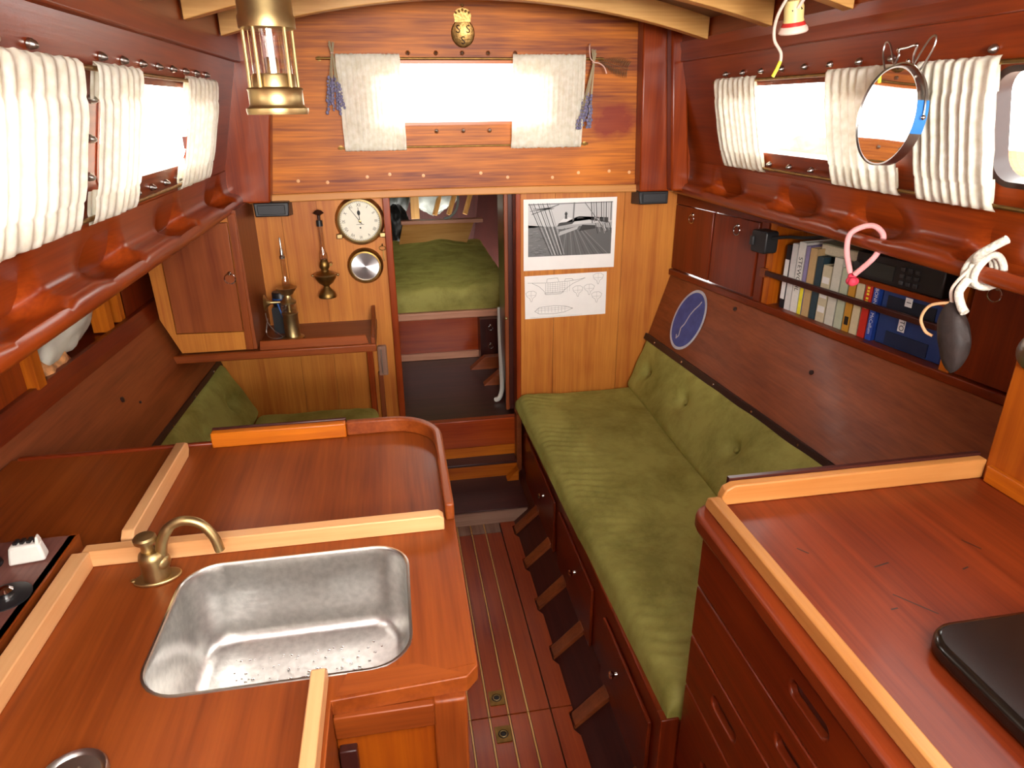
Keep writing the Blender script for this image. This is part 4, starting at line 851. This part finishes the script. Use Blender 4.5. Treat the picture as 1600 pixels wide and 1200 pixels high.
# pictures
def gray(v): c = lin((v, v, v)); return c
def pic(x0, x1, z0, z1, name, label, cat, skew=0):
    t = thing(name, label, cat, ((x0+x1)/2, 2.593, z0)); F = Fr((x0, 2.5935, z0), (1, 0, skew), (0, 0, 1))
    MB().fbox(F, 0, x1-x0, 0, z1-z0, 0, .0008).build('sheet', 'paper', t, smooth=False); return t, Fr(F(0, 0, .0011), F.u, F.v)
t, F = pic(.496, .868, .942, 1.218, 'posted_photograph', 'black and white photograph of a sailing deck pinned to the bulkhead', 'photograph')
W, H = .372, .276; g = MB(); X = lambda a: .018+a*.338; Z = lambda b: .055+b*.205
def pg(pts, v, lay): g.poly(F, [(X(max(0, min(1, a))), Z(max(0, min(1, b)))) for a, b in pts], lay*.00012, gray(v))
def ln_(a, b, c, d, wd, v, lay): g.line(F, (X(a), Z(b)), (X(c), Z(d)), wd, lay*.00012, gray(v))
pg([(0, 0), (1, 0), (1, 1), (0, 1)], .62, 0); pg([(0, .55), (1, .62), (1, 1), (0, 1)], .74, 1)
pg([(0, 0), (.42, 0), (.33, .55), (0, .60)], .42, 1)
random.seed(3)
for k in range(70):
    a, b = random.uniform(0, .36), random.uniform(.02, .56); ln_(a, b, a+random.uniform(.02, .06), b+random.uniform(-.01, .01), .0014, random.choice([.25, .33, .55]), 2)
pg([(.34, 0), (1, 0), (1, .50), (.62, .56), (.36, .50)], .36, 2)
for k in range(12):
    ln_(.36+k*.055, 0, .40+k*.022+.03, .5-.10*(k/16.)+.03, .0016, .52 if k % 2 else .24, 3)
pg([(.36, .38), (.58, .50), (.60, .56), (.37, .46)], .66, 4); pg([(.60, .46), (.80, .50), (.80, .56), (.64, .58)], .18, 4)
pg([(.34, .56), (.52, .60), (.60, .74), (.74, .66), (.96, .60), (.96, .70), (.60, .70), (.36, .62)], .22, 4)
pg([(.36, .63), (.45, .64), (.53, .70), (.44, .74)], .82, 5); pg([(.43, .70), (.46, .70), (.455, .80), (.435, .80)], .25, 6); pg([(.425, .78), (.465, .78), (.455, .83), (.435, .83)], .35, 6)
ln_(.53, .66, .54, 1, .006, .45, 5); ln_(.66, 1, .93, .45, .0075, .72, 6); ln_(.665, .99, .925, .45, .002, .2, 7)
for k in range(10): ln_(.01+k*.026, 1, .27+k*.018, .02, .0030, (.22, .6, .3, .75)[k % 4], 6)
for k in range(8): ln_(.02+k*.02, .86+.02*(k % 3), .24+k*.01, .90+.02*(k % 2), .002, (.3, .65)[k % 2], 7)
for k in range(9): ln_(.74+k*.03, 1, .76+k*.028, .60+.02*(k % 3), .0032, (.15, .5, .2, .65)[k % 4], 6)
for k in range(7): ln_(.80+.028*k, .60, .83+.028*k, .40+.03*(k % 3), .0026, (.16, .55)[k % 2], 6)
ln_(.0, .98, 1, .99, .0030, .35, 7); ln_(.04, .80, .36, .97, .0026, .2, 7)
g.build('photo_print', 'print', t, fix=False, smooth=False)
t, F = pic(.502, .842, .742, .920, 'boat_plan', 'line drawing of a yacht plan pinned below the photograph', 'drawing', .012)
g = MB(); K = gray(.30); K2 = gray(.45)
def pl_(pts, wd=.0011, c=K, close=False):
    for p, q in zip(pts, pts[1:]+(pts[:1] if close else [])): g.line(F, p, q, wd, 0, c)
hull = [(.012, .150), (.05, .148), (.10, .146), (.17, .148), (.22, .152), (.25, .158)]; pl_(hull)
pl_([(.03, .148), (.06, .132), (.08, .112), (.085, .098), (.15, .098), (.165, .115), (.20, .138), (.25, .158)])
pl_([(.09, .148), (.092, .162), (.135, .164), (.14, .149)]); pl_([(.165, .149), (.167, .158), (.195, .158), (.20, .151)])
for k in range(11): x = .085+k*.010; g.line(F, (x, .102+.004*(k % 3)), (x, .146), .0008, 0, K2)
for k in range(5): g.line(F, (.085, .106+k*.008), (.17, .106+k*.008), .0007, 0, K2)
for k in range(16): g.line(F, (.083+k*.005, .100), (.086+k*.005, .108), .0009, 0, K)
pl = [(.04, .030), (.06, .046), (.12, .050), (.165, .046), (.20, .034), (.165, .020), (.12, .016), (.06, .018)]; pl_(pl, close=True)
for k in range(9): g.line(F, (.055+k*.014, .022), (.055+k*.014, .046), .0008, 0, K2)
g.line(F, (.04, .032), (.20, .034), .0007, 0, K2); g.line(F, (.045, .040), (.185, .041), .0007, 0, K2)
for cx_, cz_, r_ in ((.305, .155, .022), (.220, .108, .022), (.268, .112, .022), (.300, .078, .022), (.026, .098, .022)):
    pl_([(cx_-r_, cz_+.010), (cx_-r_*.8, cz_-.004), (cx_-.006, cz_-.012), (cx_-.002, cz_-.026), (cx_+.002, cz_-.026), (cx_+.006, cz_-.012), (cx_+r_*.8, cz_-.004), (cx_+r_, cz_+.010), (cx_+.010, cz_+.018), (cx_-.010, cz_+.018)], .0009, K, True)
    g.line(F, (cx_-r_*.8, cz_), (cx_+r_*.8, cz_), .0007, 0, K2); g.line(F, (cx_, cz_-.012), (cx_, cz_+.018), .0007, 0, K2)
for k in range(4): g.line(F, (.02, .004+k*.0), (.24, .005), .0006, 0, K2)
g.build('plan_lines', 'print', t, fix=False, smooth=False)
# emblem
em = thing('brass_emblem', 'oval brass emblem with a crown and the letters S S S on the bulkhead', 'emblem', (.280, 2.555, 1.735))
F = Fr((.280, 2.56, 1.778), (1, 0, 0), (0, 0, 1))
MB().lathe([(1, 0), (1, .0035), (.94, .0055), (.90, .0042), (0, .0046)], (0, 0, 0), (0, 0, 1), 40)
g = MB(); 
for q, h in ((1, 0), (1, .004), (.95, .006), (.90, .0045), (0.001, .005)): g.v += [F(.040*q*math.cos(a*.15708), .044*q*math.sin(a*.15708), h) for a in range(40)]
g.f = [(i*40+j, i*40+(j+1) % 40, (i+1)*40+(j+1) % 40, (i+1)*40+j) for i in range(4) for j in range(40)]; g.c = [None]*len(g.f); g.build('oval', 'emblem_brass', em)
g = MB(); g.prism(F, [(-.026, .036), (.026, .036), (.030, .056), (.020, .072), (.0, .078), (-.020, .072), (-.030, .056)], 0, .0045)
for a in (-.022, -.011, 0, .011, .022): g.ball(F(a, .070-abs(a)*.35, .004), .0042)
g.fbox(F, -.027, .027, .034, .042, 0, .007); g.ball(F(0, .084, .004), .005); g.build('crown', 'emblem_brass', em)
g = MB()
for a, b in ((-.016, .012), (.018, .012), (.0, -.022)): g.text('S', .034, F, .0062, rot=0); g.v[-len(text_geo('S')[0]):] = [v+F.u*a+F.v*b for v in g.v[-len(text_geo('S')[0]):]]
g.build('letters', 'dark_trim', em, fix=False, solidify=.0015)

# ================================================================== CURTAINS
def curtain(F, a0, a1, b_top, b_bot, c_rod, n_pl, label, amp=.006, slant=0, seed=0, mat='curtain'):
    rr = .0065
    prof = [(b_top-.050, -.9), (b_top-.030, -1), (b_top-.006, -1), (b_top+.006, -.55), (b_top+.011, .0), (b_top+.006, .6), (b_top-.006, 1), (b_top-.022, 1.05), (b_top-.036, 1.0), (b_top-.042, .8), (b_top-.050, 1.1)]
    L_ = b_top-b_bot
    for k in range(1, 8): prof.append((lerp(b_top-.055, b_bot+.050, k/8), 1.2))
    prof += [(b_bot+.046, 1.1), (b_bot+.040, .8), (b_bot+.034, 1.0), (b_bot+.018, 1.05), (b_bot+.006, 1), (b_bot-.006, .6), (b_bot-.011, 0), (b_bot-.006, -.6), (b_bot+.006, -1), (b_bot+.035, -1), (b_bot+.045, -.9)]
    nu = n_pl*10+1; k = len(prof); vs = []
    for i in range(nu):
        u = i/(nu-1); uu = u+.35/n_pl*nz(u*n_pl*.45, seed); pl_ = math.sin(2*math.pi*n_pl*uu); am = amp*(.7+.6*nz(u*3, seed+7))
        for j, (b, q) in enumerate(prof):
            mid = sm(b_bot, b_bot+.06, b)*(1-sm(b_top-.06, b_top, b))
            wob = .35*nz(u*n_pl*.8, b*14, seed)
            c = c_rod + q*.0075 + (am*(1+pl_+wob)*(.5+.6*mid) if q > .3 else (-am*.4*(1-pl_) if q < -.3 else 0))
            a = lerp(a0, a1, u if q > -.3 else .08+.84*u)+slant*((b_top-b)/L_) + .002*nz(b*30, u*3, seed)
            vs.append(F(a, b+.0025*nz(u*n_pl*1.7, seed+3)*(1 if j < 8 or j > k-9 else 0), c))
    fs = [(i*k+j, (i+1)*k+j, (i+1)*k+j+1, i*k+j+1) for i in range(nu-1) for j in range(k-1)]
    return tag(MB().add(vs, fs).build('curtain', mat, fix=False, sharp=80), label, 'curtain', 'cream window curtains')
def rod(F, a0, a1, b, c, label, r=.0042):
    t = thing('curtain_rod', label, 'curtain rod', F((a0+a1)/2, b, c), 'brass curtain rods')
    MB().tube([F(a0, b, c), F(a1, b, c)], r, 10).build('rod', 'old_brass', t)
    for a in (a0+.008, a1-.008):
        MB().tube([F(a, b, -.004), F(a, b, c)], .003, 8).build('bracket', 'old_brass', t); MB().lathe([(.008, 0), (.008, .002), (0, .003)], F(a, b, 0), F.w, 12).build('rosette', 'old_brass', t)
FB_ = XZ(2.56); FP = side_frame(-1); FS = side_frame(1)
curtain(FB_, -.150, .062, 1.703, 1.418, .020, 13, 'cream curtain at the clock end of the bulkhead window', .0032, .004, 1, 'thin_curtain')
curtain(FB_, .448, .708, 1.703, 1.418, .020, 14, 'cream curtain at the picture end of the bulkhead window', .0032, -.008, 2, 'thin_curtain')
rod(FB_, -.212, .775, 1.700, .020, 'brass rod along the top of the bulkhead window'); rod(FB_, -.170, .728, 1.418, .020, 'brass rod along the foot of the bulkhead window', .0032)
BT_, BB_ = .326, .078
curtain(FP, 1.86, 2.17, BT_, BB_, .018, 7, 'narrow cream curtain on the port side closest to the bulkhead', .006, 0, 3)
curtain(FP, 1.305, 1.53, BT_, BB_, .018, 6, 'middle cream curtain of the three on the port side', .006, 0, 4)
curtain(FP, .86, 1.245, BT_, BB_, .018, 10, 'wide cream curtain on the port side nearest the galley stove', .006, 0, 5)
rod(FP, .35, 2.19, BT_, .018, 'brass rod along the top of the port windows'); rod(FP, .35, 2.17, BB_, .018, 'brass rod along the foot of the port windows')
curtain(FS, -2.170, -1.915, BT_, BB_, .018, 8, 'cream curtain on the starboard side closest to the bulkhead', .006, 0, 6)
curtain(FS, -1.585, -1.345, BT_, BB_, .018, 8, 'cream curtain behind the hanging round mirror', .006, 0, 7)
curtain(FS, -1.290, -1.095, BT_, BB_, .018, 8, 'cream curtain to the right of the hanging round mirror', .0065, 0, 8)
rod(FS, -2.19, -.35, BT_, .018, 'brass rod along the top of the starboard windows'); rod(FS, -2.18, -.35, BB_, .018, 'brass rod along the foot of the starboard windows')

# ================================================================== HANGING THINGS
ol = thing('miners_lamp', 'brass cylindrical miner style oil lamp hanging from a deck beam', 'oil lamp', (-.152, 1.088, 1.540))
o = (-.152, 1.088, 1.541)
MB().lathe([(.0, 0), (.042, 0), (.043, .004), (.043, .008), (.039, .010), (.0375, .013), (.0375, .031), (.039, .033), (.037, .035), (.030, .036)], o, n=36).build('base', 'brass', ol)
MB().lathe([(.030, .034), (.0295, .050), (.028, .053), (.0, .054)], o, n=30).build('burner_drum', 'brass', ol)
MB().lathe([(.027, .050), (.027, .112)], o, n=30).build('glass', 'lamp_glass', ol)
MB().lathe([(.009, .053), (.010, .07), (.008, .074), (.0, .075)], o, n=16).build('wick_holder', 'brass', ol)
for k in range(5):
    a = 2*math.pi*k/5+.5; MB().tube([(o[0]+.0345*math.cos(a), o[1]+.0345*math.sin(a), o[2]+.033), (o[0]+.0345*math.cos(a), o[1]+.0345*math.sin(a), o[2]+.116)], .0026, 8).build('cage_rod', 'brass', ol)
MB().lathe([(.028, .108), (.038, .110), (.0385, .124), (.0365, .128), (.0365, .215), (.034, .222), (.020, .236), (.006, .242), (0, .243)], o, n=36).build('hood', 'brass', ol)
MB().tube([(o[0]+.012*math.cos(a*.3927), o[1], o[2]+.252+.012*math.sin(a*.3927)) for a in range(16)], .002, 8, True).build('ring', 'brass', ol)
MB().tube(spline([(o[0], o[1], o[2]+.262), (o[0], o[1]+.004, o[2]+.275), (o[0], o[1]+.03, o[2]+.285), (o[0], o[1]+.055, o[2]+.290)]), .0025, 8).build('hook', 'brass', ol)
# shaving mirror
mr_ = thing('hanging_mirror', 'round steel shaving mirror hanging on wire loops by the starboard window', 'mirror', (.99, 1.30, 1.43))
nm_ = Vector((-.995, .068, .050)).normalized(); cM = Vector((.985, 1.295, 1.524)); uM = Vector((0, 0, 1)).cross(nm_).normalized(); F = Fr(cM, uM, nm_.cross(uM))
MB().lathe([(.088, .0), (.0915, 0), (.093, .003), (.093, -.020), (.088, -.024), (0, -.024)], cM, F.w, 56).build('rim', 'steel', mr_)
MB().lathe([(.0885, -.002), (.0885, .0002), (0, .0004)], cM, F.w, 56).build('glass', 'mirror', mr_)
g = MB()
for k in range(9):
    pass
def band(a0, a1, r, c0, c1, n_=10):
    return MB().grid(lambda u, v: F(r*math.cos(lerp(a0, a1, u)), r*math.sin(lerp(a0, a1, u)), lerp(c0, c1, v)), n_, 2)
side = -1 if F.u.y > 0 else 1
ac = 0 if side > 0 else math.pi
band(ac-.32, ac+.32, .0937, -.021, .003, 12).build('blue_tape', 'blue_tape', mr_, fix=False)
MB().tube([F(.0975*math.cos(a), .0975*math.sin(a), -.010) for a in [lerp(math.pi+.0, .0, k/28) for k in range(29)]], .0018, 8).build('yoke', 'steel', mr_)
for sx_ in (-1, 1):
    MB().tube(spline([F(sx_*.030, .093, -.012), F(sx_*.042, .112, -.012), F(sx_*.060, .135, -.012), F(sx_*.074, .138, -.012), F(sx_*.076, .120, -.012), F(sx_*.060, .092, -.012), F(sx_*.052, .083, -.012)]), .0018, 8).build('wire_loop', 'steel', mr_)
    MB().ball(F(sx_*.0975, 0, -.010), .005).build('pivot', 'chrome', mr_)
MB().tube(spline([F(-.030, .095, -.012), F(-.022, .112, -.012), F(-.026, .122, -.012), F(0, .124, -.012), F(.026, .126, -.012), F(.024, .110, -.012), F(.030, .095, -.012)]), .0022, 8).build('shackle', 'steel', mr_)
for a, b in ((-.026, .122), (.026, .126), (.012, .100)): MB().ball(F(a, b, -.012), .0045).build('bead', 'chrome', mr_)
# hanging figure on a cord, its form made up as a plain float
pf = thing('painted_float', 'small cream and red painted wooden float on a beige cord under the deck beam', 'float', (.90, 1.54, 1.62))
F = Fr((.905, 1.545, 1.737), (.85, -.5, .1), (.25, 0, 1)); axf = Vector((.14, .10, -.75)).normalized(); o = Vector((.900, 1.548, 1.762))
MB().lathe([(.0, 0), (.017, .004), (.021, .018), (.021, .040), (.023, .048)], o, axf, 26).build('body', 'cream_paint', pf)
MB().lathe([(.0225, .046), (.0255, .051), (.0265, .055)], o, axf, 26).build('red_band', 'red_paint', pf)
MB().lathe([(.0265, .054), (.031, .060), (.032, .066), (.029, .069), (.0, .068)], o, axf, 26).build('base', 'base_paint', pf)
vv = axf.orthogonal().normalized(); 
MB().tube([o+axf*(.026+.006*math.sin(k*.6))+(Vector((-.62, -.72, .05)).normalized()*.0205).lerp(Vector((.35, -.95, .05)).normalized()*.0205, k/10) for k in range(11)], .0022, 6).build('painted_line', 'black', pf)
MB().tube(spline([(.922, 1.535, 1.80), (.912, 1.52, 1.77), (.90, 1.53, 1.74)]), .004, 8).build('cord', 'cord_beige', pf)
MB().tube(spline([(.880, 1.540, 1.765), (.868, 1.548, 1.735), (.868, 1.560, 1.708), (.872, 1.560, 1.680), (.884, 1.548, 1.655), (.886, 1.548, 1.636)]), .0036, 10).build('cord', 'cord_beige', pf)
MB().tube([(.886, 1.548, 1.638), (.882, 1.552, 1.622), (.876, 1.556, 1.606)], .0040, 10).build('whipped_end', 'yellow', pf)
# lavender bunches and fern
def lavender(x, z_top, z_bot, label, sd, sway):
    random.seed(sd); t = thing('lavender_bunch', label, 'dried flowers', (x, 2.52, z_bot), 'dried lavender bunches on the bulkhead rod'); g = MB(); h = MB(); zk = lerp(z_top, z_bot, .17)
    for k in range(16):
        dx, dy = random.uniform(-1, 1), random.uniform(-1, 1)
        xb = x+sway+dx*.030; zb = z_bot+random.uniform(0, .05)
        g.tube([(x+dx*.010, 2.522+dy*.004, z_top-random.uniform(0, .02)), (x+dx*.003, 2.522+dy*.004, zk), (lerp(x, xb, .5), 2.522+dy*.008, lerp(zk, zb, .5)), (xb, 2.522+dy*.014, zb)], .0011, 5)
        zs = zb+.055
        for j in range(7):
            q = j/6; px = lerp(xb, lerp(x, xb, .62), q); h.ball((px+random.uniform(-.003, .003), 2.522+dy*.014+random.uniform(-.004, .004), lerp(zb-.004, zs+.01, q)), random.uniform(.0035, .0058), (1, 1, 1.2), 6, 5)
    g.build('stems', 'stem', t); hh = h.build('flower_heads', 'lavender', t); hh['kind'] = 'stuff'
    MB().tube([(x+.006*math.cos(a*.52), 2.522+.006*math.sin(a*.52), zk) for a in range(12)], .0014, 6, True).build('tie', 'twine', t); return t, zk
lavender(-.158, 1.752, 1.532, 'dried lavender bunch hanging at the clock end of the rod', 5, -.006)
t, zk = lavender(.735, 1.730, 1.475, 'dried lavender bunch tied with twine at the fern end of the rod', 6, -.028)
MB().tube(spline([(.735, 2.515, zk), (.752, 2.514, zk-.002), (.770, 2.514, zk-.014), (.780, 2.514, zk-.035)]), .0022, 7).build('twine_tail', 'twine', t)
MB().tube(spline([(.735, 2.515, zk), (.720, 2.516, zk+.015), (.716, 2.518, zk+.05), (.722, 2.536, zk+.06)]), .0020, 7).build('twine_tail', 'twine', t)
fn_ = thing('dried_fern', 'small brown dried fern frond stuck behind the rod', 'fern', (.80, 2.545, 1.66))
F = Fr((.755, 2.548, 1.698), (1, 0, -.28), (.28, 0, 1))
MB().tube([F(0, 0, 0), F(.12, 0, .006)], .0012, 6).build('midrib', 'fern', fn_)
for k in range(16):
    a = .006+k*.0072; l = .030*math.sin(math.pi*min(1, .25+.75*(1-k/17)))+.004
    for sgn_ in (-1, 1): MB().poly(F, [(a, 0), (a+.004, sgn_*l*.5), (a+.007, sgn_*l), (a-.0005, sgn_*l*.5)], .004).build('leaflet', 'fern', fn_, fix=False, solidify=.0008)

# ================================================================== FOREPEAK seen through the door
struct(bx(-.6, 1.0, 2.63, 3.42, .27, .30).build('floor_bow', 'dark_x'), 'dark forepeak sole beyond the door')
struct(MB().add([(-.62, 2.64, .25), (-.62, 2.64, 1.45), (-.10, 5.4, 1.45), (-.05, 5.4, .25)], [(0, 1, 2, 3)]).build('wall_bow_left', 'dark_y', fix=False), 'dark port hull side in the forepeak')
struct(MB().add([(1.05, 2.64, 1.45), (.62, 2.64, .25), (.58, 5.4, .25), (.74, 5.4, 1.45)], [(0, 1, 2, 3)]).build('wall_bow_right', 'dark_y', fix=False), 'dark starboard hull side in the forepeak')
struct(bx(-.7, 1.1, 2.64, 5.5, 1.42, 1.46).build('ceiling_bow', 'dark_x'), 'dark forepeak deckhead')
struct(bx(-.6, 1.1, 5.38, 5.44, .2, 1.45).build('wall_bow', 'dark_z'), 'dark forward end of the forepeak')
bb = thing('bow_berth', 'forepeak berth front with a pale pinkish edge board', 'berth', (.25, 3.4, .30))
bx(-.43, .41, 3.40, 3.42, .335, .545).build('front_panel', 'floor_x', bb); bx(-.43, .405, 3.385, 3.42, .30, .338).build('kick_board', 'pink_x', bb, bevel=.003)
bx(-.43, .545, 3.34, 3.42, .535, .572).build('edge_board', 'pink_x', bb, bevel=.006); MB().hexa([(-.42, 3.42, .54), (.56, 3.42, .54), (.54, 4.75, .54), (-.18, 4.75, .54)], [(-.42, 3.42, .575), (.56, 3.42, .575), (.54, 4.75, .575), (-.18, 4.75, .575)]).build('berth_board', 'dark_x', bb)
bx(.402, .56, 3.30, 3.405, .29, .535).build('side_locker', 'dark_z', bb)
for (x, z) in ((.455, .50), (.455, .40)): ringpull(bb, (x, 3.30, z), (0, -1, 0), .012)
def mdisp(u, v):
    return .035*math.exp(-((u-.62)/.22)**2-((v-.78)/.2)**2)+.02*math.exp(-((u-.2)/.15)**2-((v-.8)/.2)**2)+.012*nz(u*6, v*5)+.013*(1-abs(nz(u*3.5, v*13+2*nz(u*3, v*3))))**5+.004*nz(u*3+4, v*60)
cushion('mattress', [(-.42, 3.36, .575), (.60, 3.36, .575), (.60, 4.70, .575), (-.18, 4.70, .575)], .115, mdisp, 'velvet', 'rumpled green mattress on the forepeak berth', 'mattress', 60, 90, .05)
hb = thing('head_board', 'pale plank across the head of the forepeak berth', 'plank', (.3, 4.6, .72))
MB().hexa([(.02, 4.50, .69), (.47, 4.50, .69), (.47, 4.53, .69), (.02, 4.53, .69)], [(.06, 4.62, .82), (.54, 4.62, .82), (.54, 4.65, .82), (.06, 4.65, .82)]).build('plank', 'beam_x', hb, bevel=.003)
bx(.05, .60, 4.60, 4.66, .82, .845).build('cap', 'pink_x', hb, bevel=.003)
for i, (xa, xb) in enumerate(((.30, .47), (.40, .60), (.52, .70))):
    tag(MB().tube([(xa, 5.0, .82), (lerp(xa, xb, .5), 5.05, 1.08), (xb+.02, 5.05, 1.36)], .018, 8).build('frame_timber', 'beam_z'), ['slanting frame timber in the forepeak nearest the post', 'slanting frame timber in the middle of the forepeak side', 'slanting frame timber farthest to starboard in the forepeak'][i], 'timber', 'forepeak frame timbers')
tag(bx(.13, .19, 4.98, 5.03, .80, 1.42).build('stem_post', 'beam_z', bevel=.003), 'upright post at the forward end of the forepeak', 'post')
def sack(name, c, r, sc3, mat, label, sd):
    def f(u, v):
        a = 2*math.pi*u; t_ = math.pi*(v-.5); q = 1+.35*nz(math.cos(a)*1.7+sd, math.sin(a)*1.7, v*3.2)+.18*nz(math.cos(a)*5+sd, math.sin(a)*5, v*8)
        return Vector((c[0]+r*sc3[0]*math.cos(t_)*math.cos(a)*q, c[1]+r*sc3[1]*math.cos(t_)*math.sin(a)*q, c[2]+r*sc3[2]*math.sin(t_)*q))
    return tag(MB().grid(f, 36, 22, closed_u=True).build(name, mat, sharp=80), label, 'bag', 'bags in the forepeak')
sack('sail_bag', (.30, 5.15, 1.0), .17, (1, .8, 1), 'sail_cloth', 'pale crumpled sail bag right of the forepeak post', 1)
sack('sail_bag', (.02, 5.10, 1.02), .15, (.8, .7, 1.3), solid('2c3028'), 'dark crumpled sail bag left of the forepeak post', 5)
sack('sail_bag', (.02, 4.75, .80), .10, (.9, .8, 1.2), solid('1c1e1c'), 'small black bag beside the head board', 9)
tag(MB().tube([(.34+.10*math.cos(a), 4.63, .975+.125*math.sin(a)) for a in [lerp(-1.57, 1.7, k/16) for k in range(17)]], .009, 8).build('hoop', 'sail_cloth'), 'pale curved hoop in front of the sail bag', 'hoop')
for i, y in enumerate((3.22, 3.0)):
    tag(MB().prism(Fr((0, y, 0), (1, 0, 0), (0, 0, 1)), [(.335+.04*i, .298), (.335+.04*i, .303), (.41+.04*i, .365), (.56, .365), (.56, .298)], -.022, .022).build('frame_timber', 'cabdoor_x', bevel=.002), ['orange frame foot on the forepeak sole, farther of two', 'orange frame foot on the forepeak sole, nearer of two'][i], 'timber', 'frame feet on the forepeak sole')
dl = thing('forepeak_door', 'dark forepeak door folded open against the starboard side', 'door', (.45, 2.9, .31))
MB().hexa([(.445, 2.655, .315), (.468, 2.655, .315), (.495, 3.06, .315), (.470, 3.06, .315)], [(.440, 2.655, 1.27), (.463, 2.655, 1.27), (.490, 3.06, 1.27), (.465, 3.06, 1.27)]).build('leaf', 'dark_z', dl, bevel=.002)
bx(.428, .444, 2.648, 2.668, .315, 1.28).build('edge_strip', 'brown_z', dl, bevel=.003); MB().ball((.432, 2.645, .735), .007).build('knob', 'brass', dl)
tag(MB().tube(spline([(.470, 3.07, .66), (.468, 3.06, .56), (.464, 3.02, .46), (.452, 2.92, .38), (.440, 2.84, .335), (.42, 2.79, .315), (.40, 2.77, .315)]), .011, 8).build('white_hose', 'white_plastic'), 'white hose trailing on the forepeak sole beside the open door', 'hose')
# tidy helper properties
for o in bpy.data.objects:
    if '_o' in o: del o['_o']
